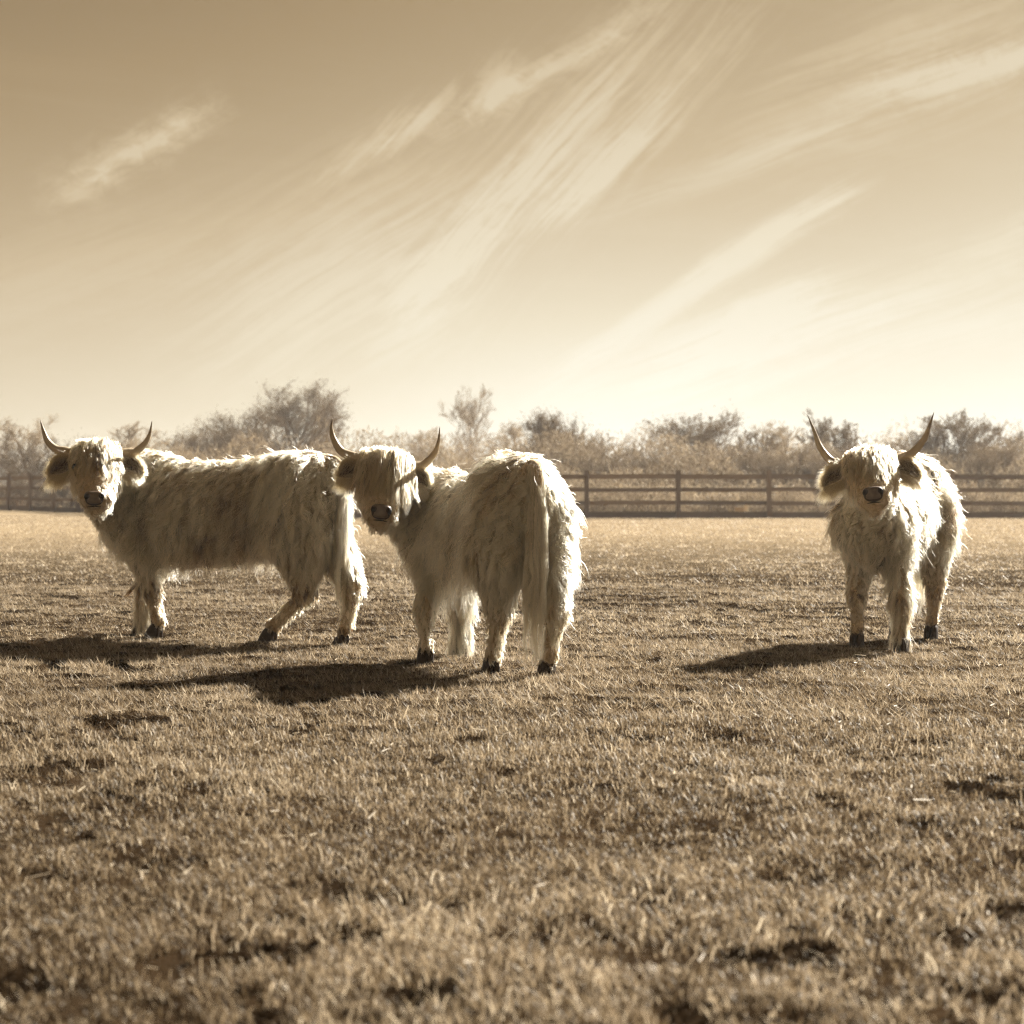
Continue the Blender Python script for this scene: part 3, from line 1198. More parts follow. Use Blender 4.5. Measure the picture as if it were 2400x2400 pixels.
        # tangential comb direction
        T_ = comb - gn * np.sum(comb * gn, 1, keepdims=True)
        T_ = unit(T_ + rg.normal(0, 0.16, (ng, 3)))
        d = unit(T_ + gn * lift[:, None])
        paths[:, 0] = pos
        step = (ln / (K - 1))[:, None]
        grav = np.where(region == 3, 0.02, 0.20)[:, None]
        find = s.bvh.find_nearest
        for j in range(1, K):
            d = unit(d + np.array((0, 0, -1.0)) * grav + T_ * 0.12)
            new = pos + d * step
            clear = 0.004 + 0.0026 * j * (ln / 0.12)
            for i in range(ng):
                if ln[i] < 0.03:
                    continue
                l_, n_, _, ds = find(Vector(new[i]), 0.12)
                if l_ is None:
                    continue
                dv = new[i] - np.array(l_)
                sd = float(dv @ np.array(n_))
                if sd < clear[i]:
                    new[i] += np.array(n_) * (clear[i] - sd)
            d = unit(new - pos)
            pos = new
            paths[:, j] = pos
        # locks wave sideways, more towards the tip
        t = np.linspace(0, 1, K)
        side = unit(np.cross(T_, gn))
        ph = rg.uniform(0, 6.28, ng)
        fr = rg.uniform(0.8, 2.3, ng)
        amp = wav * rg.uniform(0.5, 1.5, ng)
        wv = np.sin(ph[:, None] + fr[:, None] * t[None] * 6.28) - np.sin(ph)[:, None]
        wv2 = np.cos(ph[:, None] + fr[:, None] * t[None] * 6.28) - np.cos(ph)[:, None]
        paths += side[:, None, :] * (wv * amp[:, None] * t[None] ** 0.7)[..., None]
        paths += gn[:, None, :] * (wv2 * amp[:, None] * 0.35 * t[None])[..., None]
        disp = paths - gp[:, None, :]
        # drop the odd lock that stands off the body like a thorn
        bad = np.zeros(ng, bool)
        for i in range(ng):
            if region[i] == 3 or paths[i, -1, 2] < gp[i, 2] - 0.45 * ln[i]:
                continue
            l_, n_, _, ds = find(Vector(paths[i, -1]), 0.5)
            bad[i] = ds is None or ds > 0.042
        kd = KDTree(ng)
        for i in range(ng):
            kd.insert(gp[i], i)
        kd.balance()
        ns = int(42000 * tot)
        sp, sn = sample(ns)
        near = np.fromiter((kd.find(p)[1] for p in sp), dtype=np.int64, count=ns)
        # keep strands short on the nose pad, lips, and round the eyes
        q = s.toH(sp)
        bald = np.linalg.norm(sp - s.c0, axis=1) < 0.034 * s.hs
        for sg in (-1, 1):
            bald |= ((q[:, 0] - 0.178) / 0.034) ** 2 + ((q[:, 1] - sg * 0.124) / 0.035) ** 2 + ((q[:, 2] + 0.036) / 0.05) ** 2 < 1
        same = np.sum(sn * gn[near], 1) > 0.1
        # no hair crossing between legs
        ok = ~bald & same & (sp[:, 2] > 0.105) & ~bad[near]
        sp, sn, near = sp[ok], sn[ok], near[ok]
        ns = len(sp)
        off = sp - gp[near]
        L_ = 0.60 + 0.5 * rg.random(ns)
        clump = np.clip(rg.normal(0.87, 0.12, ns), 0.0, 1.0)
        clump = np.where(region[near] == 3, 0.35, clump)
        under = (rg.random(ns) < 0.16) & (region[near] != 3)          # short dull underfur between the locks
        clump = np.where(under, 0.1, clump)
        L_ = np.where(under, L_ * 0.5, L_)
        cl = clump[:, None] * t[None] ** 0.6
        pts = gp[near][:, None, :] + off[:, None, :] * (1 - cl)[..., None] + disp[near] * L_[:, None, None]
        # stray curl of the single hair
        a = rg.normal(0, 1, (ns, 3))
        a2 = rg.normal(0, 1, (ns, 3))
        lns = ln[near]
        pts += (a[:, None, :] * (t[None] ** 1.6)[..., None] + a2[:, None, :] * (np.sin(t * 7.0) * t)[None][..., None] * 0.5) * (lns * 0.06)[:, None, None]
        fly = rg.random(ns) < 0.035
        pts[fly] += (a[fly][:, None, :] * (t[None] ** 1.4)[..., None]) * (np.minimum(lns[fly], .1) * 0.22)[:, None, None]
        base_r = np.where(region[near] == 3, 0.0007, 0.00098)
        rad = base_r[:, None] * (np.array([0.75, .95, 1, 1, .95, .85, .7, .5, .22])[None]) * rg.uniform(0.7, 1.2, ns)[:, None]
        gt = s.tone(gp, region) + rg.normal(0, 0.13, ng) - 0.58 * (rg.random(ng) < 0.34) * rg.uniform(0.35, 1, ng) * np.choose(region, [1.0, 0.3, 0.8, 0.0])
        tone = np.clip(gt[near] - 0.38 * under, 0, 1)
        s.coat = link('coat', curves_data('coat', s.W(pts), rad, M['fur'], tone), s.root)
        # ------- forelock
        s.make_forelock()

    def region(s, p, n):
        tor, legs, ne, hd = s.comps(p)
        q = s.toH(p)
        L = s.L
        num = len(p)
        reg = np.zeros(num, int)                              # 0 torso
        reg[(legs < tor) & (p[:, 2] < s.height * 0.58)] = 1      # legs
        reg[(ne < tor) & (ne < legs) & (ne < hd)] = 2           # neck
        reg[(hd < tor) & (hd < ne)] = 3                         # head
        rg = s.rg
        nz = fbm(p[:, 0] * 5 + 9, p[:, 2] * 5 + p[:, 1] * 3, 61 + s.seed, 2)
        ln = np.full(num, 0.125)
        topness = np.clip((n[:, 2] - 0.35) / 0.5, 0, 1)
        ln = 0.205 * (1 - topness * 0.42) * (0.7 + 0.6 * nz) * rg.uniform(0.65, 1.2, num)
        low = np.clip((s.height * 0.62 - p[:, 2]) / 0.2, 0, 1)
        ln = ln * (1 + 0.15 * low)
        under = (n[:, 2] < -0.6)
        ln[under] = 0.055 + 0.02 * rg.random(under.sum())
        wav = 0.022 * (1 - 0.5 * topness)
        lift = 0.22 + 0.25 * topness + 0.30 * rg.random(num)
        side = np.sign(p[:, 1] + rg.normal(0, 0.02, num))
        comb = np.stack([0.30 + 0.15 * topness + 0 * p[:, 0], side * 0.75 * topness, -1.0 + 0.7 * topness], -1)
        # swirl at the shoulder & flank
        comb[:, 0] += 0.5 * (fbm(p[:, 0] * 3, p[:, 2] * 3, 71 + s.seed, 2) - 0.5) * 2
        # rump
        rump = p[:, 0] < -L / 2 - 0.08
        comb[rump, 0] = 0.0
        comb[rump, 1] = side[rump] * 0.25
        comb[rump, 2] = -1
        ln[rump] *= 0.72
        lift[rump] *= 0.7
        # legs: hair hangs close
        g = reg == 1
        zrel = np.clip(p[:, 2] / (s.height * 0.58), 0, 1)
        ln[g] = (0.024 + 0.095 * zrel[g] ** 2.2) * (0.8 + 0.4 * nz[g])
        back = g & (n[:, 0] < -0.3) & (p[:, 2] > 0.15)
        ln[back] *= 1.45
        pas = g & (p[:, 2] < 0.14)
        ln[pas] = 0.034
        lift[g] = 0.20
        wav[g] = 0.0035 + 0.005 * zrel[g] ** 3
        comb[g] = (-0.15, 0, -1)
        # neck
        g = reg == 2
        ln[g] = 0.095 * (0.8 + 0.4 * nz[g])
        lift[g] = 0.2
        comb[g] = (-0.1, 0, -1)
        up = g & (topness > 0.4)
        comb[up, 0] = 0.1
        # brisket
        g = (reg != 3) & (p[:, 0] > L / 2 + 0.05) & (p[:, 2] < s.height * 0.62)
        ln[g] = 0.14
        # head
        g = reg == 3
        c = s.u * 1.0
        comb[g] = c
        qq = q[g]
        l3 = 0.020 + 0.012 * rg.random(g.sum())
        jaw = np.clip((-qq[:, 2] - 0.09) / 0.08, 0, 1) * np.clip(1 - (qq[:, 0] - 0.33) / 0.1, 0.25, 1)
        l3 += 0.055 * jaw
        l3 += 0.035 * np.clip((0.10 - qq[:, 0]) / 0.08, 0, 1)
        l3 = np.where(qq[:, 0] > 0.40, np.where(qq[:, 2] < -0.10, 0.045, 0.024), l3)
        ln[g] = l3 * s.hs
        cc = np.tile(s.u, (g.sum(), 1)) - s.n * (0.3 * jaw)[:, None] + s.s * (np.sign(qq[:, 1]) * 0.3)[:, None]
        cc[:, 2] -= jaw * 0.8
        comb[g] = cc
        lift[g] = 0.28
        wav[g] = 0.0015 + 0.003 * jaw
        return ln * s.fur, wav, lift, comb, reg

    def tone(s, p, reg):
        t = 0.92 - s.dark * np.clip((s.height * 0.95 - p[:, 2]) / 0.3, 0, 1) + 0.8 * (fbm(p[:, 0] * 4 + 5, p[:, 2] * 4 + p[:, 1] * 5, 81 + s.seed, 3) - 0.5)  # shade of the lower coat put into its tone
        # darker hair on the knees and fetlocks
        kz = s.height * 0.27
        knee = (reg == 1) & (np.abs(p[:, 2] - kz) < 0.06)
        t = t - 0.30 * knee * (s.rg.random(len(p)) < 0.75)
        fetlock = np.clip((0.17 - p[:, 2]) / 0.07, 0, 1)
        t = t - 0.65 * fetlock * (reg == 1) - 0.05 * (reg == 3)
        return t

    def make_forelock(s):
        rg = s.rg
        ng = 210
        v = rg.uniform(-1, 1, ng)
        uu = rg.uniform(-0.035, 0.075, ng)
        va = v * 0.135
        pts = []
        K = 12
        t = np.linspace(0, 1, K)
        G = np.zeros((ng, K, 3))
        for i in range(ng):
            L_ = s.lock * rg.uniform(0.55, 1.1) * (1 - s.lock_side * abs(v[i]) ** 3)
            start = np.array((uu[i], va[i], -0.012 - 0.35 * max(0, -uu[i]) - 0.05 * v[i] ** 2))
            spread = v[i] * rg.uniform(0.1, 0.55) * s.lock_w + rg.normal(0, 0.10)
            ph, fq, am = rg.uniform(0, 6.28), rg.uniform(1.0, 2.2), rg.uniform(0.004, 0.012)
            off = rg.uniform(0.004, 0.030)
            for j, tt in enumerate(t):
                u = start[0] + L_ * tt
                x = start[1] + spread * L_ * tt * (1 - 0.35 * tt) + am * (math.sin(ph + fq * 6.28 * tt) - math.sin(ph)) * (0.3 + tt)
                # face profile with clearance
                surf = -0.002 - 0.9 * max(0, abs(x) - 0.05) ** 1.25 - 0.10 * max(0, u - 0.30)
                w = surf + off * min(1, 0.25 + tt * 2.2) + 0.004 * math.sin(ph * 2 + 9 * tt)
                if tt < 0.12:
                    w = start[2] + (w - start[2]) * tt / 0.12
                G[i, j] = (u, x, w)
        gl = s.poll + s.hs * (G[..., 0:1] * s.u + G[..., 1:2] * s.s + G[..., 2:3] * s.n)
        # hang: gravity pulls the tips down and the bundle off the face
        gl[..., 2] -= (t ** 2 * 0.02)[None]
        per = 52
        n = ng * per
        idx = np.repeat(np.arange(ng), per)
        r0 = rg.normal(0, 0.0085, (n, 3)) * s.hs
        cl = (1 - 0.78 * t ** 0.55)
        ptsx = gl[idx] + r0[:, None, :] * cl[None, :, None] + rg.normal(0, 1, (n, 3))[:, None, :] * (t ** 1.5)[None, :, None] * 0.0045
        cut = rg.uniform(0.75, 1.0, n)
        st = ptsx[:, :1]
        ptsx = st + (ptsx - st) * cut[:, None, None]
        rad = np.outer(rg.uniform(0.75, 1.2, n), np.linspace(1.0, 0.3, K)) * 0.00095
        tone = np.clip(0.74 + np.repeat(rg.normal(0, 0.16, ng) - 0.5 * (rg.random(ng) < 0.25), per), 0, 1)
        link('forelock', curves_data('forelock', s.W(ptsx), rad, M['forelock'], tone), s.root)

    def make_hooves(s):
        for i, ft in enumerate(s.feet):
            parts = []
            for sg in (-1, 1):
                c = np.array(ft) + np.array((0.02, sg * 0.019, 0.0))
                rings = []
                for z, rx, ry, dx in ((-0.012, .066, .0265, .012), (0.012, .063, .0260, .008), (0.045, .052, .025, -.002), (0.072, .042, .024, -.012), (0.088, .022, .014, -.014)):
                    a = np.linspace(0, 2 * math.pi, 12, endpoint=False)
                    rings.append(np.stack([c[0] + dx + rx * np.cos(a) * np.where(np.cos(a) > 0, 1, 0.75), c[1] + ry * np.sin(a) * (1 - 0.35 * np.clip(np.cos(a), 0, 1)), np.full(12, ft[2] + z)], -1))
                V = np.concatenate(rings + [np.array([[c[0], c[1], ft[2] - 0.012]]), np.array([[c[0] - .014, c[1], ft[2] + 0.090]])])
                F = [(r * 12 + j, r * 12 + (j + 1) % 12, (r + 1) * 12 + (j + 1) % 12, (r + 1) * 12 + j) for r in range(4) for j in range(12)]
                Tr = [(60, (j + 1) % 12, j) for j in range(12)] + [(61, 48 + j, 48 + (j + 1) % 12) for j in range(12)]
                parts.append((V, np.array(F), np.array(Tr)))
            V, Fs = join(parts)
            link('hoof', np_mesh('hoof', s.W(V), Fs, M['hoof']), s.root)

    def make_tail(s):
        rg = s.rg
        b = -s.L / 2
        h = s.height
        sw = s.tailspec or {}
        x0 = b - 0.17
        dx, dy = sw.get('out', -0.05), sw.get('side', 0.0)
        core = np.array([(x0 + 0.06, 0, h - 0.085), (x0 - 0.03, 0, h - 0.10), (x0 - 0.06 + dx * .3, dy * .15, h - 0.2),
                         (x0 - 0.05 + dx * .7, dy * .5, h - 0.42), (x0 - 0.03 + dx, dy * .9, h * 0.42)])
        path = catmull(core, 6)
        t = np.linspace(0, 1, len(path))
        V, F, Tr = tube(path, 0.032 * (1 - 0.72 * t), 8)
        tail = link('tail', np_mesh('tail', s.W(V), [F, Tr], M['hide']), s.root)
        # hair: short cover high up, long switch below
        ng = 230
        g0 = rg.random(ng) ** 0.8
        K = 12
        G = np.zeros((ng, K, 3))
        tt = np.linspace(0, 1, K)
        zend = sw.get('end', 0.06)
        for i in range(ng):
            f_ = g0[i] * (len(path) - 1)
            i0 = int(min(f_, len(path) - 2))
            p = path[i0] + (path[i0 + 1] - path[i0]) * (f_ - i0)
            a = rg.uniform(0, 6.28)
            r = 0.028 * (1 - 0.5 * g0[i])
            sp = np.array((math.cos(a), math.sin(a), 0))
            p = p + sp * r * np.array((0.8, 1.1, 0))
            mx = max(0.12, p[2] - zend)
            L_ = max(0.1, min(p[2] - zend - 0.62 * rg.random() ** 0.5, (0.16 + 0.85 * g0[i]) * rg.uniform(0.7, 1.1)))
            lean = sp * rg.uniform(0.0, 0.045) * np.array((0.5, 1.0, 0)) * (1.0 if L_ > .25 else .6)
            ph, fq, am = rg.uniform(0, 6.28), rg.uniform(1, 2.6), rg.uniform(0.005, 0.016)
            for j, q in enumerate(tt):
                w = math.sin(ph + fq * 6.28 * q) - math.sin(ph)
                G[i, j] = p + lean * math.sin(min(q * 2.2, 1.57)) * (1 - 0.85 * q ** 2) + np.array((dx * .35 * q, dy * .12 * q + am * w * q, -L_ * q))
        per = 34
        n = ng * per
        idx = np.repeat(np.arange(ng), per)
        r0 = rg.normal(0, 0.0075, (n, 3))
        pts = G[idx] + r0[:, None, :] * (1 - 0.7 * tt)[None, :, None] + rg.normal(0, 1, (n, 3))[:, None, :] * (tt ** 1.5)[None, :, None] * 0.005
        rad = np.outer(rg.uniform(0.75, 1.2, n), np.linspace(1.0, 0.3, K)) * 0.001
        tone = np.clip(0.92 + np.repeat(rg.normal(0, 0.12, ng) - 0.4 * (rg.random(ng) < 0.2), per), 0, 1)
        link('tail_hair', curves_data('tail_hair', s.W(pts), rad, M['fur'], tone), tail)


def catmull(P, n):
    P = np.asarray(P, float)
    Q = np.vstack([2 * P[0] - P[1], P, 2 * P[-1] - P[-2]])
    out = []
    for i in range(1, len(Q) - 2):
        for k in range(n):
            t = k / n
            a, b, c, d = Q[i - 1], Q[i], Q[i + 1], Q[i + 2]
            out.append(0.5 * (2 * b + (c - a) * t + (2 * a - 5 * b + 4 * c - d) * t * t + (3 * b - a - 3 * c + d) * t ** 3))
    out.append(P[-1])
    return np.array(out)


def blob(c, a, b, d, r, n=10):
    """ellipsoid with axes a,b,d and radii r"""
    a, b, d = unit(a), unit(b), unit(d)
    V, F = [], []
    for i in range(1, n):
        th = math.pi * i / n
        for j in range(2 * n):
            ph = math.pi * j / n
            V.append(c + a * r[0] * math.cos(th) + b * r[1] * math.sin(th) * math.cos(ph) + d * r[2] * math.sin(th) * math.sin(ph))
    m = 2 * n
    for i in range(n - 2):
        for j in range(m):
            F.append((i * m + j, i * m + (j + 1) % m, (i + 1) * m + (j + 1) % m, (i + 1) * m + j))
    V.append(c + a * r[0])
    V.append(c - a * r[0])
    T3 = [(len(V) - 2, (j + 1) % m, j) for j in range(m)] + [(len(V) - 1, (n - 2) * m + j, (n - 2) * m + (j + 1) % m) for j in range(m)]
    return np.array(V), [np.array(F), np.array(T3)]


def grow(root, d, ln, K, grav, rg):
    pts = np.zeros((len(root), K, 3))
    pts[:, 0] = root
    p = root.copy()
    d = d.copy()
    for j in range(1, K):
        d = unit(d + np.array((0, 0, -1.0)) * grav / (K - 1) + rg.normal(0, 0.06, d.shape))
        p = p + d * (ln / (K - 1))[:, None]
        pts[:, j] = p
    return pts


build_field()
build_grass()

Cow('pale shaggy cow standing side-on with a short forelock, leftmost of three',
    fore=(-2.29, 13.32), hind=(-1.22, 12.77), feet=[(-2.19, 13.2), (-2.32, 13.48), (-1.44, 12.82), (-1.0, 12.72)],
    drop=0.02, dark=.15, depth=1.12, poll=(-2.515, 12.90, 1.243), nose=(-2.471, 12.62, 0.8965), roll=0.04, height=1.22, seed=3, hs=1,
    hock={2: (-0.235, 0.34), 3: (-0.05, 0.38)}, lock=0.25, lock_w=0.7, lock_side=.6,
    horns=[[(0.000, 0.000, -0.000), (0.050, 0.020, -0.014), (0.110, 0.035, -0.031), (0.160, 0.085, -0.045), (0.185, 0.150, -0.052), (0.203, 0.215, -0.057)],
           [(0.000, 0.000, -0.000), (0.062, 0.010, -0.017), (0.112, 0.020, -0.031), (0.167, 0.070, -0.047), (0.192, 0.125, -0.054), (0.206, 0.205, -0.058)]],
    tail={'out': -0.02, 'side': 0.02, 'end': 0.16}, ears={-1: {'fringe': 1.25}, 1: {'fringe': 1.1}})

Cow('creamy shaggy cow with its rump to the camera, head turned back under a long forelock',
    fore=(-0.37, 11.66), hind=(0.042, 10.66), feet=[(-0.4545, 11.36), (-0.287, 11.96), (-0.097, 10.75), (0.18, 10.57)],
    drop=0.10, dark=-.10, depth=1.0, girth=.80, bow=.06, poll=(-0.66, 11.35, 1.170), nose=(-0.6815, 11.10, 0.838), roll=-0.02, height=1.17, seed=5,
    hock={2: (-0.09, 0.36), 3: (-0.07, 0.36)}, lock=0.36, lock_w=0.6, lock_side=.35,
    horns=[[(0.000, 0.000, -0.000), (0.050, 0.010, -0.014), (0.115, 0.030, -0.032), (0.155, 0.085, -0.043), (0.170, 0.145, -0.048), (0.164, 0.205, -0.046)],
           [(0.000, 0.000, -0.000), (0.030, 0.000, -0.008), (0.085, 0.020, -0.024), (0.140, 0.080, -0.039), (0.165, 0.145, -0.046), (0.175, 0.235, -0.049)]],
    tail={'out': -0.05, 'side': 0.07, 'end': 0.04}, ears={-1: {'len': .9}, 1: {'len': .85}})

Cow('pale shaggy cow facing the camera on its own at the right, with the longest horns',
    fore=(2.135, 12.5), hind=(2.50, 13.33), feet=[(2.25, 12.31), (2.06, 12.72), (2.63, 13.37), (2.40, 13.32)],
    drop=0.06, dark=.06, girth=.76, fur=.85, poll=(2.031, 12.15, 1.194), nose=(2.001, 11.81, 0.92), roll=0.0, height=1.20, seed=9,
    hock={2: (-0.08, 0.37), 3: (-0.08, 0.37)}, lock=0.33, lock_w=0.45, lock_side=.65,
    horns=[[(0.000, 0.000, -0.000), (0.020, 0.000, -0.006), (0.100, 0.030, -0.028), (0.165, 0.115, -0.046), (0.200, 0.210, -0.056), (0.240, 0.310, -0.067)],
           [(0.000, 0.000, -0.000), (0.037, 0.000, -0.010), (0.110, 0.030, -0.031), (0.172, 0.100, -0.048), (0.200, 0.170, -0.056), (0.226, 0.250, -0.063)]],
    tail={'out': -0.03, 'side': 0.0, 'end': 0.1}, ears={-1: {'fringe': 1.3}, 1: {'fringe': 1.0}})


# ------------------------------------------------------------------ fence
def box(cx, cy, cz, sx, sy, sz, bev=0.006):
    """a box with chamfered long edges (8-sided section along its longest axis)"""
    ax = int(np.argmax((sx, sy, sz)))
    S = [sx, sy, sz]
    o = [i for i in range(3) if i != ax]
    a, b = S[o[0]] / 2, S[o[1]] / 2
    prof = [(a - bev, -b), (a, -b + bev), (a, b - bev), (a - bev, b), (-a + bev, b), (-a, b - bev), (-a, -b + bev), (-a + bev, -b)]
    V = []
    for e in (-1, 1):
        for p in prof:
            v = [0, 0, 0]
            v[ax] = e * S[ax] / 2
            v[o[0]], v[o[1]] = p
            V.append(v)
    V = np.array(V, float) + (cx, cy, cz)
    Q = np.array([(j, (j + 1) % 8, 8 + (j + 1) % 8, 8 + j) for j in range(8)])
    return V, [Q, np.array([list(range(7, -1, -1)), list(range(8, 16))])]


def build_fence(a, b, first, label, n):
    a, b = np.array(a, float), np.array(b, float)
    d = b - a
    L = np.linalg.norm(d)
    d /= L
    ang = math.atan2(d[1], d[0])
    root = empty('rail_fence', (a[0], a[1], 0), label=label, category='fence', group='timber rail fences at the back of the field')
    root.rotation_euler = (0, 0, ang)
    rr = random.Random(n)
    post_me = [np_mesh('post', *box(0, 0, 0.62, 0.125, 0.11, 1.38 + k * 0.012), M['wood'], smooth=False) for k in range(3)]
    rails = [np_mesh('rail', *box(0, 0, 0, 2.425, 0.034, hh), M['wood'], smooth=False) for hh in (0.13, 0.11, 0.11, 0.175)]
    nb = int(L / 2.43)
    for i in range(nb + 1):
        x = first + i * 2.43
        o = link('post', rr.choice(post_me), root, (x, rr.uniform(-.008, .008), rr.uniform(-0.02, 0.015)))
        o.rotation_euler = (0, rr.uniform(-.008, .008), 0)
        if i < nb:
            for z, me in zip((1.145, 0.80, 0.44, 0.12), rails):
                o = link('rail', me, root, (x + 1.215, 0.075 if n else 0.075, z + rr.uniform(-.012, .012)))
                o.rotation_euler = (rr.uniform(-.03, .03), rr.uniform(-.004, .004), 0)


# posts stand at x = 1.99 + 2.43 k
build_fence((1.99 - 2.43 * 4, 56.8), (24, 56.8), 0.0, 'four-rail timber fence across the back of the field, behind the right-hand cow', 0)
build_fence((-27.0, 90.0), (-7.8, 56.8), 0.0, 'timber rail fence running away behind the leftmost cow', 1)


# ------------------------------------------------------------------ trees and scrub
def branchy(rg, height, spread, stems=1, levels=4, nb=(7, 6, 5, 5), lean=0.25, base_r=0.09, up=0.55, clear=0.15, leafy=0, gravity=0.0):
    """polylines by level: list of (pts (k,3), r0, r1, level)"""
    out = []

    def rec(p, d, ln, r, lev):
        K = 7 if lev == 0 else 5
        pts = [p.copy()]
        dd = d.copy()
        for k in range(K - 1):
            dd = unit(dd + rg.normal(0, 0.05 + 0.09 * min(lev, 2), 3) + np.array((0, 0, up * 0.14)))
            pts.append(pts[-1] + dd * ln / (K - 1))
        pts = np.array(pts)
        r1 = r * (0.35 if lev == 0 else 0.3)
        out.append((pts, r, r1, lev))
        if lev >= levels:
            return
        n = nb[lev]
        for k in range(n):
            f = clear + (1 - clear) * (k + rg.random() * 0.8) / n if lev == 0 else 0.2 + 0.8 * rg.random()
            f = min(f, 0.999)
            i = f * (K - 1)
            i0 = int(i)
            q = pts[i0] + (pts[min(i0 + 1, K - 1)] - pts[i0]) * (i - i0)
            tang = unit(pts[min(i0 + 1, K - 1)] - pts[max(i0 - 0, 0)] + 1e-6)
            a = rg.uniform(0, 6.28)
            rad = np.array((math.cos(a), math.sin(a), 0.0))
            rad = unit(rad - tang * (rad @ tang) + 1e-6)
            wide = rg.uniform(0.6, 1.25) * (spread * 1.15 if lev == 0 else 0.95)
            nd = unit(tang * 1.0 + rad * wide + np.array((0, 0, (0.38 if stems < 4 else 0.12) - gravity * lev)))
            sub = ln * (rg.uniform(0.40, 0.58) * (0.55 + 0.65 * math.sin(math.pi * min(1, 0.22 + 0.72 * f))) if lev == 0 else rg.uniform(0.42, 0.68) * (1 - 0.35 * f))
            rec(q, nd, sub, max(r * (1 - 0.65 * f) * 0.55, 0.004), lev + 1)
    for s_ in range(stems):
        a = rg.uniform(0, 6.28)
        ln = height * (0.82 if stems == 1 else rg.uniform(0.55, 0.9))
        off = np.array((math.cos(a), math.sin(a), 0)) * (0 if stems == 1 else rg.uniform(0.05, 0.35))
        d = unit(np.array((math.cos(a) * lean, math.sin(a) * lean, 1.0)))
        rec(off + np.array((0, 0, -0.05)), d, ln, base_r if stems == 1 else base_r * rg.uniform(.4, .8), 0)
    return out


def resample(pts, K):
    t = np.linspace(0, len(pts) - 1, K)
    i = np.minimum(t.astype(int), len(pts) - 2)
    f = (t - i)[:, None]
    return pts[i] * (1 - f) + pts[i + 1] * f


def make_tree(name, x, y, height, label, cat, seed, group=None, leaf=0, mat='twig', twig_r=1.0, tone=0.45, width=0, **kw):
    rg = np.random.default_rng(seed)
    root = empty(name, (x, y, float(ground_h(x, y))), label=label, category=cat, group=group)
    br = branchy(rg, height, **kw) if False else branchy(rg, height, kw.pop('spread', 0.8), **kw)
    wood = [tube(p, np.linspace(r0, r1, len(p)), 6 if l == 0 else 5) for p, r0, r1, l in br if l <= 1]
    V, Fs = join(wood)
    # trim to the wanted height
    top = max(p[:, 2].max() for p, *_ in br)
    sc = height / top
    fine = [(p, r0, r1, l) for p, r0, r1, l in br if l > 1]
    allp = np.concatenate([p[:, :2] for p, *_ in fine])
    sx = 1.0
    if width:
        sx = (width / 2) / (np.percentile(np.linalg.norm(allp - allp.mean(0) * .5, axis=1), 92) * sc)
    sxyz = np.array((sc * sx, sc * sx, sc))
    link('trunk', np_mesh('trunk', V * sxyz, Fs, M['bark']), root)
    P = np.array([resample(p, 5) for p, *_ in fine]) * sxyz
    rad = np.array([np.linspace(max(r0, .007), max(r1, .004), 5) for _, r0, r1, l in fine]) * twig_r
    tn = np.clip(tone + rg.normal(0, 0.15, len(P)), 0, 1)
    if leaf:
        # withered leaves and catkins along the outer twigs
        tips = P[rg.integers(0, len(P), leaf)]
        j = rg.integers(1, 5, leaf)
        q = tips[np.arange(leaf), j] + rg.normal(0, 0.16, (leaf, 3))
        d = unit(rg.normal(0, 1, (leaf, 3)) + (0, 0, -0.4)) * rg.uniform(0.03, 0.07, leaf)[:, None]
        LP = q[:, None, :] + d[:, None, :] * np.linspace(0, 1, 5)[None, :, None]
        LR = np.tile(np.array([0.3, 1, 1, .8, .2]) * 0.010, (leaf, 1)) * rg.uniform(0.6, 1.3, leaf)[:, None]
        P = np.concatenate([P, LP])
        rad = np.concatenate([rad, LR])
        tn = np.concatenate([tn, np.clip(tone + rg.normal(0, 0.2, leaf), 0, 1)])
    link('crown', curves_data('crown', P, rad, M[mat], tn), root)
    return root


def px2(px, depth, py):
    """bearing and size of something seen at px, its top at py"""
    return (px - 1200) / 5000 * depth, 1.0 + (1130 - py) / 5000 * depth


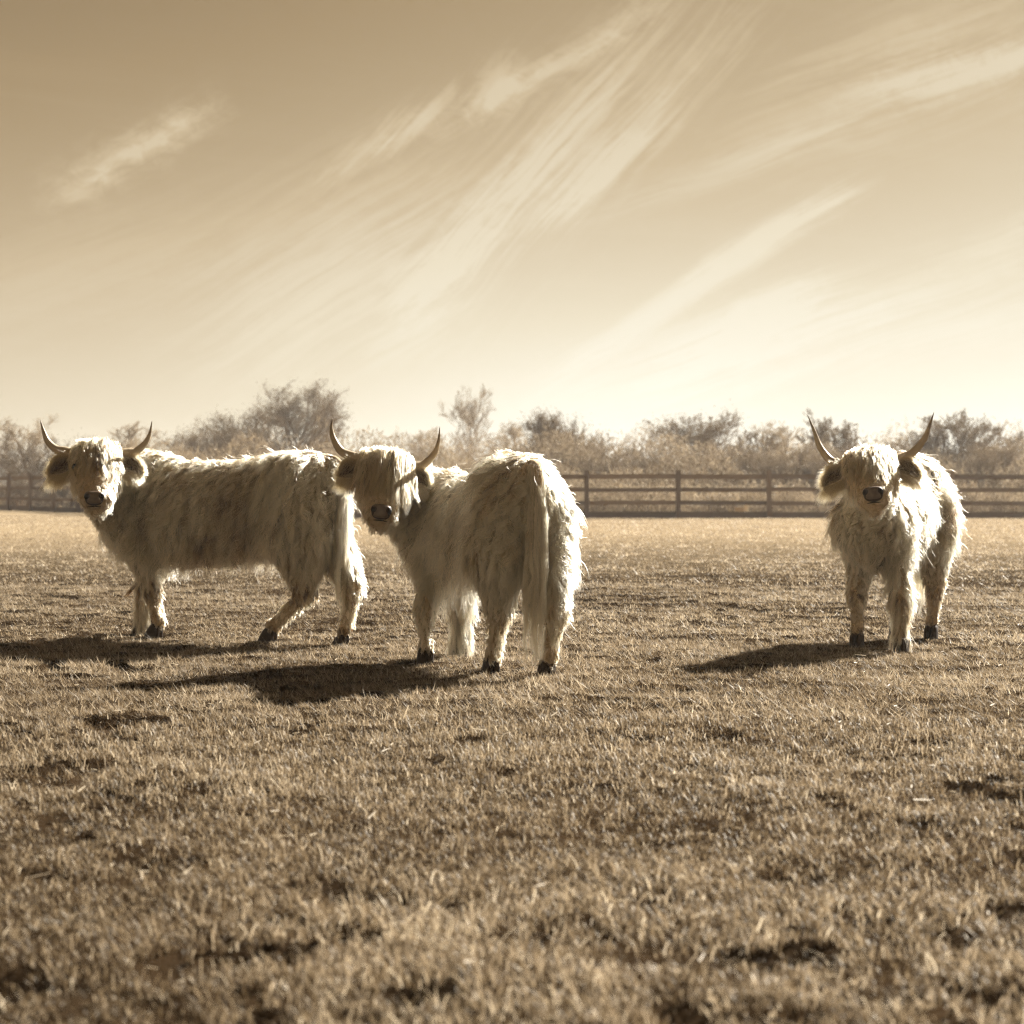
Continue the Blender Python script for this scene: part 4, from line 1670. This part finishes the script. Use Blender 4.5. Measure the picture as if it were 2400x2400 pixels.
TG = 'trees beyond the fence'
WIDTHS = {655: 270, 570: 230, 480: 200, 745: 130, 1108: 150, 1000: 120, 1215: 140, 1300: 150, 1375: 150, 1655: 230, 1770: 140, 1860: 140,
          1965: 150, 2215: 240, 2345: 170, 95: 190, 300: 180}
for (px, dep, top, seed, lab, kw) in [
    (655, 88, 885, 11, 'tallest tree, full-crowned, behind the back of the leftmost cow', dict(leaf=9000, spread=1.25, nb=(26, 8, 6, 4), clear=0.12, base_r=0.13)),
    (570, 84, 950, 12, 'dense rounded tree sloping down beside the tallest tree', dict(leaf=8000, spread=1.4, nb=(22, 8, 6, 4), clear=0.05, base_r=0.1)),
    (480, 82, 1000, 13, 'lowest of the rounded trees, behind the middle of the leftmost cow\'s back', dict(leaf=6000, spread=1.4, nb=(20, 8, 6, 4), clear=0.05, base_r=0.08)),
    (745, 96, 965, 14, 'thin bare tree just right of the tallest tree', dict(spread=0.95, nb=(12, 7, 6, 5), base_r=0.07)),
    (1108, 105, 900, 15, 'slender pale bare tree rising behind the middle cow\'s back', dict(spread=0.7, nb=(14, 7, 5, 5), base_r=0.07, mat='twig_pale', tone=.3)),
    (1000, 110, 1000, 16, 'faint small bare tree behind the middle cow\'s right horn', dict(spread=0.9, nb=(11, 7, 5, 5), mat='twig_pale')),
    (1215, 100, 985, 17, 'faint bare tree half hidden by the middle cow\'s rump', dict(spread=1.0, nb=(12, 7, 5, 5), mat='twig_pale')),
    (1300, 74, 965, 18, 'bushy brown tree over the left end of the fence', dict(leaf=5500, spread=1.15, nb=(22, 8, 6, 4), clear=0.08, tone=.5)),
    (1375, 72, 1010, 19, 'lower brown tree above the first fence post seen', dict(leaf=5000, spread=1.2, nb=(22, 8, 6, 4), clear=0.05, tone=.5)),
    (1655, 76, 962, 20, 'spreading bare tree above the middle of the fence', dict(leaf=2200, spread=1.3, nb=(26, 8, 6, 4), clear=0.1, tone=.5)),
    (1770, 70, 1010, 21, 'small bare tree with a visible dark stem behind the fence', dict(spread=1.1, nb=(11, 7, 5, 5), clear=0.3, base_r=.06)),
    (1860, 78, 985, 22, 'sparse bare tree left of the right-hand cow\'s horn', dict(spread=0.8, nb=(13, 7, 5, 5), mat='twig_pale')),
    (1965, 74, 955, 23, 'upright bare tree between the right-hand cow\'s horns', dict(spread=0.6, nb=(14, 7, 5, 5), stems=2)),
    (2215, 70, 955, 24, 'large open bare tree with thick forking branches behind the right-hand cow', dict(spread=1.15, nb=(12, 7, 6, 5), stems=3, base_r=.1, clear=.2)),
    (2345, 72, 1000, 25, 'bare bushy tree at the right edge of the photo', dict(spread=1.0, nb=(13, 7, 6, 5))),
    (95, 92, 965, 26, 'pale bare tree behind the leftmost cow\'s left horn', dict(spread=1.2, nb=(14, 8, 5, 5), mat='twig_pale')),
    (300, 95, 985, 27, 'pale bare tree behind the leftmost cow\'s right horn', dict(spread=1.2, nb=(14, 8, 5, 5), mat='twig_pale')),
]:
    X_, H_ = px2(px, dep, top)
    make_tree('bare_tree', X_, dep, H_, lab, 'tree', seed, TG, width=WIDTHS[px] / 5000 * dep, **kw)

bushes = [(60, 80, 1000), (150, 79, 1015), (255, 80, 1020), (350, 82, 1050), (1450, 66, 1050), (1520, 68, 1040), (1590, 66, 1060), (1730, 65, 1052), (1830, 64, 1045),
          (1920, 64, 1035), (2010, 66, 1040), (2110, 66, 1040), (2290, 64, 1040), (2380, 65, 1035), (880, 88, 1060), (940, 84, 1075), (830, 78, 1085)]
blabs = ['dark dense bush at the left edge of the photo', 'dark bush behind the leftmost cow\'s left ear', 'bush right behind the leftmost cow\'s forehead',
         'low bush over the leftmost cow\'s shoulders', 'brown bush between the two nearest-spaced trees left of the second post',
         'brown bush over the rails left of the second fence post', 'low brown bush just behind the second fence post',
         'low bush under the spreading bare tree', 'brown bush just right of the third fence post', 'dark bush touching the right-hand cow\'s left ear in the photo',
         'bush hidden behind the right-hand cow\'s head', 'bush behind the right-hand cow\'s shoulders', 'brown bush over the fence right of the right-hand cow',
         'brown bush at the right edge of the fence', 'faint low bush behind the middle cow\'s forehead', 'faint low bush behind the middle cow\'s right horn base',
         'low bush in the gap between the two left-hand cows']
for i, ((px, dep, top), lb) in enumerate(zip(bushes, blabs)):
    X_, H_ = px2(px, dep, top)
    make_tree('bare_bush', X_, dep, H_, lb, 'bush', 100 + i, 'bushes behind the fence', width=165 / 5000 * dep, leaf=3500, stems=7, spread=1.3, nb=(9, 6, 5), levels=3,
              lean=0.7, base_r=0.05, clear=0.02, tone=0.5 if px > 400 else .3)


def undergrowth():
    rg = np.random.default_rng(77)
    P, Rr, tn = [], [], []
    # leafless bramble and dead grass in a long bank right behind the fence, then a lower belt further back
    for (n, x0, x1, yf, h0, h1, lo) in ((30000, -9, 20, lambda x: 59.6, 0.3, 1.2, 0.0), (34000, -12, 24, lambda x: 63.0, 0.8, 2.0, 0.0),
                                        (60000, -13, 26, lambda x: 69.0, 1.3, 3.1, 0.0),
                                        (26000, -16, 30, lambda x: 84.0, 1.6, 4.2, 0.0),
                                        (26000, -30, -8, lambda x: 78.0 - (x + 8) * .45, 0.6, 1.8, 0.0), (9000, -12, 4, lambda x: 80.0, .6, 1.6, 0)):
        x = rg.uniform(x0, x1, n)
        y = np.array(yf(x)) + rg.uniform(-0.8, 1.8, n)
        hh = h0 + (h1 - h0) * fbm(x * 0.8, y * 0.8, 91, 3) ** 1.3
        z = rg.random(n) * hh
        q = np.stack([x, y, z + ground_h(x, y)], -1)
        d = unit(rg.normal(0, 1, (n, 3)) + (0, 0, 0.9)) * rg.uniform(0.05, 0.28, n)[:, None]
        bend = rg.normal(0, 0.03, (n, 3))
        t = np.linspace(0, 1, 4)
        P.append(q[:, None, :] + d[:, None, :] * t[None, :, None] + bend[:, None, :] * np.sin(t * 3.14)[None, :, None])
        Rr.append(np.outer(rg.uniform(0.006, 0.016, n), np.array([.6, 1, .8, .3])))
        tn.append(np.clip(0.08 + 0.9 * fbm(x * 1.4, y * 1.4 + z * 1.3, 95, 3) + rg.normal(0, 0.22, n) - 0.12, 0, 1))
    o = link('undergrowth', curves_data('undergrowth', np.concatenate(P), np.concatenate(Rr), M['twig_pale'], np.concatenate(tn)))
    tag(o, kind='stuff', label='tangled brown bramble and dead stems behind the rails', category='undergrowth')


undergrowth()

# small things glimpsed between the rails
M['white_paint'] = principled('faded_white_paint', (0.74, 0.66, 0.52), 0.6, 0.3)
M['pale_board'] = principled('pale_board', (0.42, 0.32, 0.20), 0.8, 0.2)
z0 = float(ground_h(6.38, 58.2))
mp = empty('marker_post', (6.38, 58.2, z0), label='short white post seen between the lower fence rails', category='post')
link('post_shaft', np_mesh('post_shaft', *box(0, 0, 0.18, 0.12, 0.10, 0.42), M['white_paint'], smooth=False), mp)
link('post_cap', np_mesh('post_cap', *box(0, 0, 0.405, 0.15, 0.13, 0.03), M['white_paint'], smooth=False), mp)
cr = empty('crate', (6.18, 58.1, z0), label='pale square crate beside the short white post behind the rails', category='crate')
for i in range(3):
    link('board', np_mesh('board', *box(0, -0.11, 0.06 + i * 0.085, 0.24, 0.02, 0.075, 0.003), M['pale_board'], smooth=False), cr)
link('box_body', np_mesh('box_body', *box(0, 0.01, 0.14, 0.225, 0.20, 0.27), M['pale_board'], smooth=False), cr)


# ------------------------------------------------------------------ thin spring haze over the field
hz_m, hz_T, hz_out = new_mat('haze')
hz_v = hz_T.node('ShaderNodeVolumePrincipled')
hz_v.inputs['Color'].default_value = (0.97, 0.965, 0.955, 1)
hz_v.inputs['Density'].default_value = 0.0005
hz_v.inputs['Anisotropy'].default_value = 0.35
hz_T.l.new(hz_v.outputs[0], hz_out.inputs['Volume'])
hz_V = np.array([(x, y, z) for z in (-2.0, 8.0) for y in (-14.0, 470.0) for x in (-360.0, 360.0)])
hz_F = np.array([(0, 2, 3, 1), (4, 5, 7, 6), (0, 1, 5, 4), (2, 6, 7, 3), (0, 4, 6, 2), (1, 3, 7, 5)])
tag(link('haze', np_mesh('haze', hz_V, hz_F, hz_m, smooth=False)), kind='stuff', label='thin pale haze hanging over the field')
